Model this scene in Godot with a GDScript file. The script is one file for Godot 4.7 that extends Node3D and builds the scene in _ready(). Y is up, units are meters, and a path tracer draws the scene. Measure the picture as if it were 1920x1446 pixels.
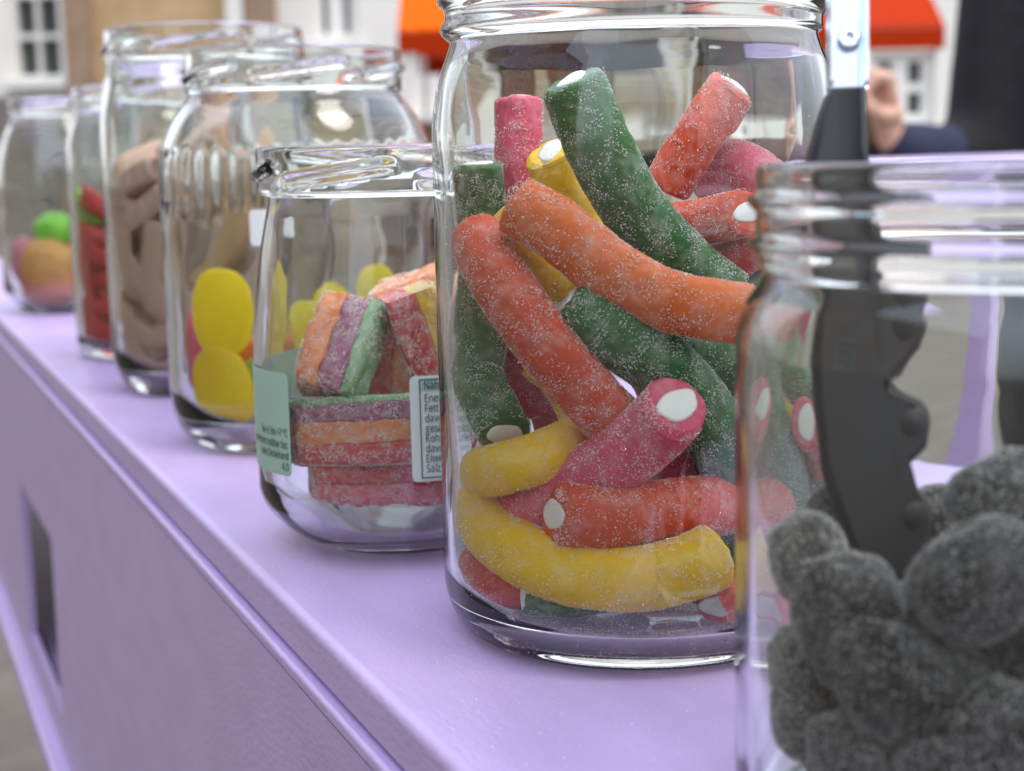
extends Node3D
# Jars of sweets on a lilac market cart, overcast daylight.
# Pixels below are pixels of the 1920 x 1446 photograph; px(), on_table() and at_depth() turn them into directions and places.
const F := 2850.0
const TOP := 0.80          # height of the cart's top above the paving
const EYE := 0.12          # camera above the cart's top
var cam_basis: Basis
var eye := Vector3(0, TOP + EYE, 0)
var rng := RandomNumberGenerator.new()
var noise := FastNoiseLite.new()
var M := {}
var taken := {}
var grain: ArrayMesh

# ---------------------------------------------------------------- camera helpers
func px(x: float, y: float) -> Vector3:
	return cam_basis * Vector3((x - 960.0) / F, -(y - 723.0) / F, -1.0)
func at_depth(x: float, y: float, d: float) -> Vector3:
	return eye + px(x, y) * d
func on_plane(x: float, y: float, h: float) -> Vector3:
	var r := px(x, y)
	return eye + r * ((h - eye.y) / r.y)
func depth_of(p: Vector3) -> float:
	return -(cam_basis.inverse() * (p - eye)).z
func on_wall(x: float, y: float, z: float) -> Vector3:      # the plane z = -z
	var r := px(x, y)
	return eye + r * (-z / r.z)

# ---------------------------------------------------------------- node helpers
func numbered(called: String) -> String:
	if not taken.has(called):
		taken[called] = 0
		return called
	taken[called] += 1
	return "%s_%03d" % [called, taken[called]]
func tag(o: Node3D, label := "", category := "", group := "", kind := "") -> void:
	if label: o.set_meta("label", label)
	if category: o.set_meta("category", category)
	if group: o.set_meta("group", group)
	if kind: o.set_meta("kind", kind)
func thing(called: String, label: String, category: String, at := Vector3.ZERO, group := "") -> Node3D:
	var o := Node3D.new()
	o.name = numbered(called)
	add_child(o)
	o.position = at
	tag(o, label, category, group)
	return o
func part(called: String, mesh: Mesh, m: Material, parent: Node3D, at := Transform3D()) -> MeshInstance3D:
	var o := MeshInstance3D.new()
	o.name = called if parent != self else numbered(called)
	o.mesh = mesh
	o.material_override = m
	parent.add_child(o, true)
	o.transform = at
	return o

# ---------------------------------------------------------------- mesh helpers
func solid(v: PackedVector3Array, t: PackedInt32Array, colors := PackedColorArray(), flat := false) -> ArrayMesh:
	# closed surface: turned outward by its signed volume; smooth normals, or one for each face
	var vol := 0.0
	var mid := Vector3.ZERO
	for p in v: mid += p
	mid /= maxf(1.0, v.size())
	for k in range(0, t.size(), 3):
		vol += (v[t[k]] - mid).dot((v[t[k + 1]] - mid).cross(v[t[k + 2]] - mid))
	var out := vol < 0.0
	var arr := []
	arr.resize(Mesh.ARRAY_MAX)
	if flat:
		var fv := PackedVector3Array()
		var fn := PackedVector3Array()
		var fc := PackedColorArray()
		for k in range(0, t.size(), 3):
			var a := v[t[k]]
			var b := v[t[k + (2 if out else 1)]]
			var c := v[t[k + (1 if out else 2)]]
			var n := (b - a).cross(c - a).normalized()
			for p in [a, c, b]:
				fv.append(p)
				fn.append(n)
			if colors.size():
				fc.append_array([colors[t[k]], colors[t[k + (1 if out else 2)]], colors[t[k + (2 if out else 1)]]])
		arr[Mesh.ARRAY_VERTEX] = fv
		arr[Mesh.ARRAY_NORMAL] = fn
		if colors.size(): arr[Mesh.ARRAY_COLOR] = fc
	else:
		var n := PackedVector3Array()
		n.resize(v.size())
		var idx := PackedInt32Array()
		idx.resize(t.size())
		for k in range(0, t.size(), 3):
			var i := t[k]
			var j := t[k + 2] if out else t[k + 1]
			var l := t[k + 1] if out else t[k + 2]
			var c := (v[j] - v[i]).cross(v[l] - v[i])
			n[i] += c
			n[j] += c
			n[l] += c
			idx[k] = i
			idx[k + 1] = l
			idx[k + 2] = j
		for k in n.size():
			n[k] = n[k].normalized() if n[k].length_squared() > 0.0 else Vector3.UP
		arr[Mesh.ARRAY_VERTEX] = v
		arr[Mesh.ARRAY_NORMAL] = n
		arr[Mesh.ARRAY_INDEX] = idx
		if colors.size(): arr[Mesh.ARRAY_COLOR] = colors
	var m := ArrayMesh.new()
	m.add_surface_from_arrays(Mesh.PRIMITIVE_TRIANGLES, arr)
	return m

func box(lo: Vector3, hi: Vector3, bevel := 0.0) -> ArrayMesh:
	# a box with chamfered edges: every corner is three points
	var b := minf(bevel, minf(hi.x - lo.x, minf(hi.y - lo.y, hi.z - lo.z)) * 0.45)
	var v := PackedVector3Array()
	var t := PackedInt32Array()
	if b <= 0.0:
		for i in 8:
			v.append(Vector3(hi.x if i & 1 else lo.x, hi.y if i & 2 else lo.y, hi.z if i & 4 else lo.z))
		for q in [[0, 2, 3, 1], [4, 5, 7, 6], [0, 1, 5, 4], [2, 6, 7, 3], [0, 4, 6, 2], [1, 3, 7, 5]]:
			t.append_array([q[0], q[1], q[2], q[0], q[2], q[3]])
		return solid(v, t, PackedColorArray(), true)
	for i in 8:
		var s := Vector3(1 if i & 1 else -1, 1 if i & 2 else -1, 1 if i & 4 else -1)
		var c := Vector3(hi.x if i & 1 else lo.x, hi.y if i & 2 else lo.y, hi.z if i & 4 else lo.z)
		v.append(c - Vector3(0, s.y, s.z) * b)
		v.append(c - Vector3(s.x, 0, s.z) * b)
		v.append(c - Vector3(s.x, s.y, 0) * b)
	var faces := []
	for axis in 3:
		var u := (axis + 1) % 3
		var w := (axis + 2) % 3
		for side in 2:
			var ring := []
			for q in [[0, 0], [1, 0], [1, 1], [0, 1]]:
				ring.append(((side << axis) | (q[0] << u) | (q[1] << w)) * 3 + axis)
			faces.append(ring)
		for q in [[0, 0], [1, 0], [0, 1], [1, 1]]:
			var c0: int = (q[0] << u) | (q[1] << w)
			var c1: int = c0 | (1 << axis)
			faces.append([c0 * 3 + u, c0 * 3 + w, c1 * 3 + w, c1 * 3 + u])
	for i in 8:
		faces.append([i * 3, i * 3 + 1, i * 3 + 2])
	var mid := (lo + hi) / 2
	for f in faces:
		var n: Vector3 = (v[f[1]] - v[f[0]]).cross(v[f[2]] - v[f[0]])
		var g := f as Array
		if n.dot(v[f[0]] + v[f[1]] + v[f[2]] - mid * 3) < 0: g.reverse()
		for k in range(1, g.size() - 1):
			t.append_array([g[0], g[k], g[k + 1]])
	return solid(v, t, PackedColorArray(), true)

func grid(v: PackedVector3Array, nu: int, nv: int, colors := PackedColorArray(), caps := false) -> ArrayMesh:
	# nu rings of nv points, closed round v; first and last ring are points on the axis, or get flat caps
	var t := PackedInt32Array()
	for i in nu - 1:
		for j in nv:
			var a := i * nv + j
			var b := i * nv + (j + 1) % nv
			t.append_array([a, b, a + nv, b, b + nv, a + nv])
	if caps:
		for e in 2:
			var c := v.size()
			var o := 0 if e == 0 else (nu - 1) * nv
			var mid := Vector3.ZERO
			for j in nv: mid += v[o + j] / nv
			for j in nv: v.append(v[o + j])
			v.append(mid)
			if colors.size():
				for j in nv: colors.append(colors[o + j])
				colors.append(colors[o])
			for j in nv:
				t.append_array([c + (j + 1) % nv, c + j, c + nv] if e == 0 else [c + j, c + (j + 1) % nv, c + nv])
	return solid(v, t, colors)

func fillet(ctrl: Array) -> Array:
	# [r, y, radius] corners -> rounded polyline of Vector2
	var out := []
	for k in ctrl.size():
		var p := Vector2(ctrl[k][0], ctrl[k][1])
		if k == 0 or k == ctrl.size() - 1 or ctrl[k][2] <= 0.0:
			out.append(p)
			continue
		var a := Vector2(ctrl[k - 1][0], ctrl[k - 1][1])
		var b := Vector2(ctrl[k + 1][0], ctrl[k + 1][1])
		var f: float = ctrl[k][2]
		var p0 := p + (a - p).normalized() * minf(f, p.distance_to(a) * 0.96 * f / (f + ctrl[k - 1][2]))
		var p1 := p + (b - p).normalized() * minf(f, p.distance_to(b) * 0.96 * f / (f + ctrl[k + 1][2]))
		var n := 9 if f > 0.004 else 6
		for i in n:
			var s := i / (n - 1.0)
			# a conic close to a circle
			var w := 0.7
			var d := (1 - s) * (1 - s) + 2 * w * s * (1 - s) + s * s
			out.append((p0 * (1 - s) * (1 - s) + p * (2 * w * s * (1 - s)) + p1 * s * s) / d)
	return out

func finer(line: Array, step: float, lo := -1.0, hi := -1.0, small := 0.0007) -> Array:
	var out := [line[0]]
	for k in range(1, line.size()):
		var a: Vector2 = line[k - 1]
		var b: Vector2 = line[k]
		var s := small if (a.y + b.y) / 2 > lo and (a.y + b.y) / 2 < hi else step
		var n := maxi(1, ceili(a.distance_to(b) / s))
		for i in n:
			var p := a.lerp(b, (i + 1.0) / n)
			if p.distance_to(out[-1]) > 0.00004: out.append(p)
	return out

# ---------------------------------------------------------------- glass jars
# R body radius, H height, Rn neck radius, nh neck height, sh shoulder height, Rc contact radius, heel fillet, wall and floor thickness
func jar_lines(d: Dictionary) -> Array:
	var w: float = d.wall
	var n0: float = d.H - d.nh
	var under: float = d.get("under", 0.0012)
	var outer := [[0.0002, 0.0026, 0], [d.Rc * 0.80, 0.0024, 0.003], [d.Rc * 0.90, 0.0, 0.0022], [d.Rc, 0.0, 0.002]]
	if d.has("belly"):
		outer.append([d.R, d.belly * 0.25, d.heel])
		outer.append([d.R, d.belly, d.heel])
	else:
		outer.append([d.R, 0.0, d.heel])
	outer += [[d.R, n0 - d.sh, d.sf], [d.Rn - under, n0, d.nf]]
	outer += [[d.Rn - under, n0 + 0.001, 0.0008], [d.Rn, n0 + 0.002, 0.0008], [d.Rn, d.H, 0.0014], [d.Rn - w, d.H, 0.0013]]
	var inner := [[d.Rn - w - under + 0.0012, n0 - 0.001, d.nf], [d.R - w, n0 - d.sh - 0.001, d.sf]]
	if d.has("belly"):
		inner.append([d.R - w, d.belly + 0.001, d.heel])
		inner.append([d.R - w - 0.002, d.belly * 0.25 + d.floor * 0.75, d.heel])
		inner.append([d.Rc - 0.002, d.floor, 0.006])
	else:
		inner.append([d.R - w, d.floor, d.heel - w * 0.6])
	inner.append([0.0002, d.floor + 0.001, 0])
	return outer + inner

func inner_radius(d: Dictionary, y: float) -> float:
	if y > d.H - d.nh - d.sh * 0.5: return d.Rn - d.wall
	if d.has("belly") and y < d.belly:
		return lerpf(d.Rc, d.R - d.wall - 0.0005, clampf(sqrt(maxf(0.0, (y - d.floor) / (d.belly - d.floor))), 0, 1))
	var h: float = d.heel * 0.8
	if y < d.floor + h: return d.R - d.wall - h * pow(1.0 - clampf((y - d.floor) / h, 0, 1), 2.5)
	return d.R - d.wall

func outer_radius(d: Dictionary, y: float) -> float:
	# along the outer line up to the rim
	var best := 0.0
	var line: Array = d.line
	for k in range(1, line.size()):
		var a: Vector2 = line[k - 1]
		var b: Vector2 = line[k]
		if (a.y <= y and b.y >= y) or (a.y >= y and b.y <= y):
			if absf(b.y - a.y) > 1e-7: best = maxf(best, lerpf(a.x, b.x, (y - a.y) / (b.y - a.y)))
	return best

func smooth_bump(x: float) -> float:       # 1 at 0, 0 at +-1
	x = absf(x)
	return 0.0 if x >= 1.0 else pow(cos(x * PI / 2), 1.4)

func jar_mesh(d: Dictionary, seg: int, seed_: int) -> ArrayMesh:
	var line := finer(fillet(jar_lines(d)), d.get("step", 0.003), d.H - d.nh + 0.001, d.H - 0.0015, d.get("fine", 0.0008))
	d.line = line
	var v := PackedVector3Array()
	var top := 0
	for k in line.size():
		if line[k].y >= d.H - 0.00001:
			top = k
			break
	noise.seed = seed_
	noise.frequency = 1.0
	for k in line.size():
		var p: Vector2 = line[k]
		var outside := k < top
		for j in seg:
			var a := TAU * j / seg
			var r := p.x
			if p.x > 0.01:
				# blown glass is never quite even
				r += 0.00010 * noise.get_noise_3d(cos(a) * 1.6, p.y * 22.0 + (0.0 if outside else 50.0), sin(a) * 1.6)
				if not outside and p.y < d.H - d.nh: r += 0.00007 * noise.get_noise_3d(cos(a) * 3.0, p.y * 45.0 + 90.0, sin(a) * 3.0)
			if outside and p.y > d.H - d.nh + 0.0015:
				var u: float = d.H - p.y          # below the rim
				if d.thread == "lugs":
					for l in d.lugs:
						var mid: float = l * TAU / d.lugs + d.get("lug0", 0.0)
						var da := wrapf(a - mid, -PI, PI)
						var span = PI / d.lugs * 0.92
						if absf(da) < span:
							var yc: float = d.nh * 0.52 - da * d.Rn * 0.125
							var ends := smoothstep(1.0, 0.72, absf(da) / span)
							r += 0.0022 * ends * smooth_bump((u - yc) / 0.0024)
				elif d.thread == "screw":
					for turn in range(-1, 4):
						var yc: float = d.pitch * (turn + fposmod(a + d.get("lug0", 0.0), TAU) / TAU)
						r += 0.0019 * smoothstep(0.0022, 0.0050, yc) * smoothstep(d.nh - 0.0022, d.nh - 0.0050, yc) * smooth_bump((u - yc) / (d.pitch * 0.36))
				elif d.thread == "rings":
					for yc in d.rings:
						r += 0.0016 * smooth_bump((u - yc) / 0.0021)
			if outside and d.has("ribs") and p.y > d.rib_lo and p.y < d.rib_hi:
				var e := smoothstep(d.rib_lo, d.rib_lo + 0.004, p.y) * smoothstep(d.rib_hi, d.rib_hi - 0.003, p.y)
				r -= 0.0016 * e * pow(0.5 + 0.5 * cos(a * d.ribs), 3.0)
			v.append(Vector3(sin(a) * r, p.y, cos(a) * r))
	return grid(v, line.size(), seg)

# ---------------------------------------------------------------- sugar
func make_grain() -> void:
	var v := PackedVector3Array([Vector3(1, 0.1, 0.15), Vector3(-0.95, -0.1, 0.2), Vector3(0.1, 0.8, -0.1), Vector3(-0.15, -0.85, 0), Vector3(0.1, 0, 0.9), Vector3(0, 0.15, -0.85)])
	var t := PackedInt32Array()
	for a in [0, 1]:
		for b in [2, 3]:
			for c in [4, 5]:
				var n := (v[b] - v[a]).cross(v[c] - v[a])
				if n.dot(v[a] + v[b] + v[c]) > 0: t.append_array([a, b, c])
				else: t.append_array([a, c, b])
	grain = solid(v, t, PackedColorArray(), true)

func sugar(called: String, pts: PackedVector3Array, parent: Node3D, lo := 0.00012, hi := 0.00034, m: Material = null) -> MultiMeshInstance3D:
	var mm := MultiMesh.new()
	mm.transform_format = MultiMesh.TRANSFORM_3D
	mm.mesh = grain
	mm.instance_count = pts.size()
	for k in pts.size():
		var s := lerpf(lo, hi, pow(rng.randf(), 2.0))
		var b := Basis.from_euler(Vector3(rng.randf() * TAU, rng.randf() * TAU, rng.randf() * TAU)).scaled_local(Vector3(1, 0.8, 0.9) * s)
		mm.set_instance_transform(k, Transform3D(b, pts[k]))
	var o := MultiMeshInstance3D.new()
	o.name = called if parent != self else numbered(called)
	o.multimesh = mm
	o.material_override = m if m else M.sugar
	parent.add_child(o, true)
	o.set_meta("kind", "stuff")
	return o

# ---------------------------------------------------------------- sour tubes
const HUES := {
	"green": Color(0.022, 0.120, 0.018), "orange": Color(0.72, 0.14, 0.020), "red_orange": Color(0.64, 0.075, 0.028), "yellow": Color(0.92, 0.56, 0.006),
	"pink": Color(0.66, 0.075, 0.16), "red": Color(0.55, 0.03, 0.035), "magenta": Color(0.58, 0.03, 0.13),
}

func spline(p: Array, n: int) -> PackedVector3Array:
	var out := PackedVector3Array()
	var m := p.size()
	for k in n:
		var u := (m - 1.0) * k / (n - 1.0)
		var i := mini(int(u), m - 2)
		var f := u - i
		var a: Vector3 = p[i - 1] if i > 0 else p[0] * 2 - p[1]
		var d: Vector3 = p[i + 2] if i + 2 < m else p[m - 1] * 2 - p[m - 2]
		out.append((p[i] as Vector3).cubic_interpolate(p[i + 1], a, d, f))
	return out

func in_jar(p: Vector3, base: Vector3, d: Dictionary, r: float, rise := -1.0) -> Vector3:
	# keeps a point r inside the glass: slides it along the view first, then sideways
	p.y = maxf(p.y, base.y + d.floor + (rise if rise > 0 else r) + 0.0016)
	var most: float = inner_radius(d, p.y - base.y - r * 0.6) - r - 0.0007
	var q := Vector2(p.x - base.x, p.z - base.z)
	if q.length() <= most: return p
	var see := Vector2(base.x - eye.x, base.z - eye.z).normalized()
	var along := q.dot(see)
	var side := q - see * along
	if side.length() > most * 0.98: side = side.normalized() * most * 0.98
	var room := sqrt(maxf(0.0, most * most - side.length_squared()))
	q = side + see * clampf(along, -room, room)
	return Vector3(base.x + q.x, p.y, base.z + q.y)

func tube(hue: String, r: float, way: Array, jar: Dictionary, label: String, density := 0.95, face0 := 0.0, face1 := 0.0) -> void:
	# face0, face1: how far the cut ends are slanted towards the front
	var tilt0: Vector3 = (eye - jar.at).normalized() * face0
	var tilt1: Vector3 = (jar.at - eye).normalized() * face1
	var base: Vector3 = jar.at
	var dj: float = depth_of(base + Vector3(0, 0.06, 0))
	var pts := []
	for w in way:
		pts.append(in_jar(at_depth(w[0], w[1], dj - w[2] * 0.001), base, jar, r))
	var line := spline(pts, 90)
	for k in line.size():
		line[k] = in_jar(line[k], base, jar, r)
	# a second pass evens out the kinks left by the glass
	for it in 2:
		for k in range(1, line.size() - 1):
			line[k] = line[k] * 0.5 + (line[k - 1] + line[k + 1]) * 0.25
	var origin := line[45]
	var t := thing("sour_tube", label, "candy", origin, "sugared tubes in the tall jar")
	var n := line.size()
	var nv := 56
	var v := PackedVector3Array()
	var c := PackedColorArray()
	var col: Color = HUES[hue]
	var up := Vector3(0.3, 1, 0.2).normalized()
	var frames := []
	var len := 0.0
	for k in n:
		var tan := (line[mini(k + 1, n - 1)] - line[maxi(k - 1, 0)]).normalized()
		var x := (up - tan * up.dot(tan)).normalized()
		up = x
		frames.append([x, tan.cross(x), tan])
		if k: len += line[k].distance_to(line[k - 1])
	noise.seed = rng.randi() % 10000
	var squash := rng.randf_range(0.90, 0.98)
	var ring := func(k: int, f: float, push: float, tilt: Vector3) -> void:
		for j in nv:
			var a := TAU * j / nv
			var dir: Vector3 = frames[k][0] * cos(a) + frames[k][1] * sin(a) * squash
			var p: Vector3 = line[k] + dir * r * f
			var wob := 0.00032 * noise.get_noise_3dv(p * 140.0) + 0.00014 * noise.get_noise_3dv(p * 420.0)
			p += dir * wob + frames[k][2] * (push + dir.dot(tilt) * r * f + (0.00035 * noise.get_noise_3dv(p * 260.0) if f < 0.99 else 0.0))
			v.append(p - origin)
			var frost := clampf(0.05 + 0.26 * noise.get_noise_3dv(p * 130.0) + 0.24 * noise.get_noise_3dv(p * 420.0), 0.0, 0.5)
			c.append(col.lerp(Color(0.80, 0.78, 0.76), frost * 0.55))
	ring.call(0, 0.82, -0.0005, tilt0)
	for k in n:
		var tl := tilt0 * smoothstep(9.0, 0.0, k) + tilt1 * smoothstep(n - 10.0, n - 1.0, k)
		ring.call(k, [0.93, 0.975, 0.992, 1.0][mini(3, mini(k, n - 1 - k))], 0.0, tl)
	ring.call(n - 1, 0.82, 0.0005, tilt1)
	part("skin", grid(v, n + 2, nv, c, true), M.candy, t)
	# the white filling shows at both cut ends
	for e in 2:
		var k := 0 if e == 0 else n - 1
		var out: Vector3 = -frames[k][2] if e == 0 else frames[k][2]
		var tl := tilt0 if e == 0 else tilt1
		var oval := Vector2(0.98, 0.70) if rng.randf() < 0.5 and face0 != 0.6 else Vector2(0.64, 0.98)
		var fv := PackedVector3Array()
		for s in [[0.66, -0.0012], [0.70, 0.00022], [0.60, 0.00045], [0.30, 0.0007], [0.001, 0.00075]]:
			for j in nv:
				var a := TAU * j / nv
				var wob: float = 1.0 + 0.06 * sin(a * 2.0 + r * 9000.0) + 0.045 * sin(a * 3.0 + len * 900.0) + 0.025 * sin(a * 5.0 + len * 2300.0)
				var dir: Vector3 = (frames[k][0] * cos(a) * oval.x + frames[k][1] * sin(a) * oval.y) * wob
				fv.append(line[k] + dir * r * s[0] + out * (s[1] * 0.8 + 0.00055 + 0.0002 * sin(a * 2.0 + len * 700.0) * s[0]) + frames[k][2] * dir.dot(tl) * r * s[0] - origin)
		part("filling", grid(fv, 5, nv, PackedColorArray(), true), M.filling, t)
	var count := int(TAU * r * len * 1e6 * density * 2.6)
	var sp := PackedVector3Array()
	while sp.size() < count:
		var u := rng.randf() * (n - 1.001)
		var k := int(u)
		var a := rng.randf() * TAU
		var dir: Vector3 = frames[k][0] * cos(a) + frames[k][1] * sin(a) * squash
		var p: Vector3 = line[k].lerp(line[k + 1], u - k) + dir * (r + 0.00006)
		if noise.get_noise_3dv(p * 170.0) * 1.1 + 0.68 > rng.randf():
			sp.append(p - origin)
	sugar("sugar_coating", sp, t, 0.00010, 0.00034, M["sugar_" + hue])

# ---------------------------------------------------------------- layered bricks, blobs, belts
func brick(center: Vector3, b: Basis, size: Vector3, layers: Array, label: String, group: String, jar: Dictionary) -> void:
	# stacked along its local y; layers are [share of the height, colour]
	var t := thing("sour_brick", label, "candy", center, group)
	t.basis = b
	var y := -size.y / 2
	var total := 0.0
	for l in layers: total += l[0]
	noise.seed = rng.randi() % 10000
	for l in layers:
		var h: float = size.y * l[0] / total
		var v := PackedVector3Array()
		var c := PackedColorArray()
		# rings along x; the section is the slice of one rounded block that lies between y and y + h
		var nu := 30
		var ns := 9
		var nv := ns * 2 + 14
		for i in nu + 1:
			var u := -1.0 + 2.0 * i / nu
			u = signf(u) * pow(absf(u), 0.7)
			var f := 1.0 - 0.10 * pow(absf(u), 10.0)
			for j in nv:
				var yy: float
				var zz: float
				var side := 1.0
				if j < ns: yy = j / (ns - 1.0)
				elif j < ns + 7: yy = 1.0
				elif j < ns * 2 + 7: yy = 1.0 - (j - ns - 7) / (ns - 1.0)
				else: yy = 0.0
				var yl := (y + h * (0.004 + 0.992 * yy)) / (size.y / 2)
				var half := (0.80 + 0.20 * pow(maxf(0.0, 1.0 - pow(absf(yl), 6.0)), 0.5)) * size.z / 2
				if j < ns: zz = half
				elif j < ns + 7: zz = half * (1.0 - 2.0 * (j - ns + 1.0) / 8.0)
				elif j < ns * 2 + 7: zz = -half
				else: zz = -half * (1.0 - 2.0 * (j - ns * 2 - 7 + 1.0) / 8.0)
				var q := Vector3(u * size.x / 2, yl * size.y / 2 * f, zz * f)
				q += Vector3(0.3, 0.6, 1) * 0.0005 * noise.get_noise_3dv(q * 160.0)
				q.y += sin(q.x * 70.0) * 0.0005 + 0.0005 * noise.get_noise_2d(q.x * 120.0, q.z * 120.0)
				v.append(pressed(q, t.transform, jar))
				var frost := clampf(0.20 + 0.3 * noise.get_noise_3dv(q * 300.0) + 0.2 * noise.get_noise_3dv(q * 700.0), 0.0, 0.6)
				c.append((l[1] as Color).lerp(Color(0.82, 0.8, 0.79), frost * 0.6))
		part("layer", grid(v, nu + 1, nv, c, true), M.candy, t)
		y += h
	var sp := PackedVector3Array()
	var faces := [[0, size.y * size.z], [1, size.x * size.z], [2, size.x * size.y]]
	for f in faces:
		for k in int(f[1] * 2e6 * 5.0):
			var p := Vector3(rng.randf_range(-1, 1) * size.x, rng.randf_range(-1, 1) * size.y, rng.randf_range(-1, 1) * size.z) * 0.485
			p[f[0]] = (1 if k % 2 else -1) * (size[f[0]] * 0.5 + 0.00005)
			if noise.get_noise_3dv(p * 240.0) * 1.5 + 0.7 > rng.randf(): sp.append(pressed(p, t.transform, jar))
	sugar("sugar_coating", sp, t, 0.00012, 0.00036, M.brick_sugar)

func blob(called: String, label: String, group: String, at: Vector3, size: Vector3, b: Basis, m: Material, rough: float, coat := 0, power := 2.0, col := Color(-1, 0, 0), grit := Color(0, 0, 0), jar := {}) -> void:
	var o := thing(called, label, "candy", at, group)
	o.basis = b
	noise.seed = rng.randi() % 10000
	var v := PackedVector3Array()
	var c := PackedColorArray()
	var nu := 34
	var nv := 44
	for i in nu + 1:
		var la := PI * (i / float(nu)) - PI / 2
		for j in nv:
			var lo := TAU * j / nv
			var q := Vector3(cos(la) * cos(lo), sin(la), cos(la) * sin(lo))
			var k := pow(pow(absf(q.x), power) + pow(absf(q.y), power) + pow(absf(q.z), power), -1.0 / power)
			k *= 1.0 + rough * noise.get_noise_3dv(q * 95.0 * 0.016) * 2.0 + rough * 0.7 * noise.get_noise_3dv(q * 3.4)
			v.append(q * k * size if jar.is_empty() else pressed(q * k * size, o.transform, jar))
			if col.r >= 0: c.append(col.lerp(grit, clampf(0.4 + noise.get_noise_3dv(q * 2.0) * 0.6 + noise.get_noise_3dv(q * 6.0) * 0.5, 0, 1)))
	var mesh := grid(v, nu + 1, nv, c)
	part("body", mesh, m, o)
	if coat:
		var sp := PackedVector3Array()
		for k in coat:
			var i := rng.randi() % nu
			if rng.randf() > cos(PI * (i + 0.5) / nu - PI / 2): continue
			var j := rng.randi() % nv
			sp.append(v[i * nv + j].lerp(v[(i + 1) * nv + (j + 1) % nv], rng.randf()).lerp(v[(i + 1) * nv + j], rng.randf() * 0.5))
		sugar("sugar_coating", sp, o, 0.00009, 0.00030, M.grey_sugar)

func pressed(p: Vector3, where: Transform3D, jar: Dictionary) -> Vector3:
	# a soft sweet gives way where it meets the glass
	var w: Vector3 = where * p - jar.at
	w.y = maxf(w.y, jar.floor + 0.0018)
	var q := Vector2(w.x, w.z)
	var most: float = inner_radius(jar, w.y) - 0.0009
	if q.length() > most * 0.85:
		q = q.normalized() * (most * (0.85 + 0.15 * (1.0 - exp(-(q.length() / most - 0.85) / 0.15))))
	return where.affine_inverse() * (Vector3(q.x, w.y, q.y) + jar.at)

func belt(called: String, label: String, group: String, at: Vector3, b: Basis, L: float, W: float, T: float, fold: float, wave: float, m: Material, jar: Dictionary) -> void:
	# a thick flat strip of jelly folded over itself
	var o := thing(called, label, "candy", at, group)
	o.basis = b
	noise.seed = rng.randi() % 10000
	var n := 60
	var nv := 20
	var v := PackedVector3Array()
	var p := Vector2.ZERO
	var dir := -fold * 0.5
	var mid := Vector2.ZERO
	var pts := []
	for k in n + 1:
		var u := k / float(n)
		var bend := fold * exp(-pow((u - 0.5) / 0.16, 2)) / (0.16 * 1.772) + wave * cos(u * 14.0)
		dir += bend / n
		pts.append([p, dir])
		p += Vector2(cos(dir), sin(dir)) * L / n
		mid += p / n
	for k in n + 1:
		var q: Vector2 = pts[k][0] - mid
		var a: float = pts[k][1]
		var nrm := Vector2(-sin(a), cos(a))
		var f := 1.0 if k > 0 and k < n else 0.85
		for j in nv:
			var g := TAU * j / nv
			var s := signf(cos(g)) * pow(absf(cos(g)), 0.45) * W / 2 * f
			var h := signf(sin(g)) * pow(absf(sin(g)), 0.6) * T / 2 * f
			h += 0.0012 * sin(s * 160.0 + k * 0.13)
			v.append(pressed(Vector3(q.x + nrm.x * h, q.y + nrm.y * h, s), o.transform, jar))
	part("strip", grid(v, n + 1, nv, PackedColorArray(), true), m, o)

# ---------------------------------------------------------------- materials
func mat(c: Color, rough := 0.6, spec := 0.5) -> StandardMaterial3D:
	var m := StandardMaterial3D.new()
	m.albedo_color = c.linear_to_srgb()
	m.roughness = rough
	m.metallic_specular = spec
	return m

func noise_tex(size: int, freq: float, seed_: int, octaves := 4, ramp: Gradient = null, normal := false, bump := 4.0) -> NoiseTexture2D:
	var f := FastNoiseLite.new()
	f.noise_type = FastNoiseLite.TYPE_SIMPLEX_SMOOTH
	f.frequency = freq
	f.seed = seed_
	f.fractal_octaves = octaves
	var t := NoiseTexture2D.new()
	t.width = size
	t.height = size
	t.seamless = true
	t.noise = f
	if ramp: t.color_ramp = ramp
	if normal:
		t.as_normal_map = true
		t.bump_strength = bump
	return t

func ramp2(a: Color, b: Color) -> Gradient:
	var g := Gradient.new()
	g.set_color(0, a.linear_to_srgb())
	g.set_color(1, b.linear_to_srgb())
	return g

func mottled(a: Color, b: Color, freq: float, scale: float, rough := 0.8, seed_ := 3, relief := 0.0) -> StandardMaterial3D:
	var m := mat(Color(1, 1, 1), rough)
	m.albedo_texture = noise_tex(512, freq, seed_, 5, ramp2(a, b))
	m.uv1_triplanar = true
	m.uv1_world_triplanar = true
	m.uv1_scale = Vector3.ONE * scale
	if relief > 0.0:
		m.heightmap_enabled = true
		m.heightmap_texture = noise_tex(512, freq, seed_ + 9, 4)
		m.heightmap_scale = relief
	return m

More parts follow.
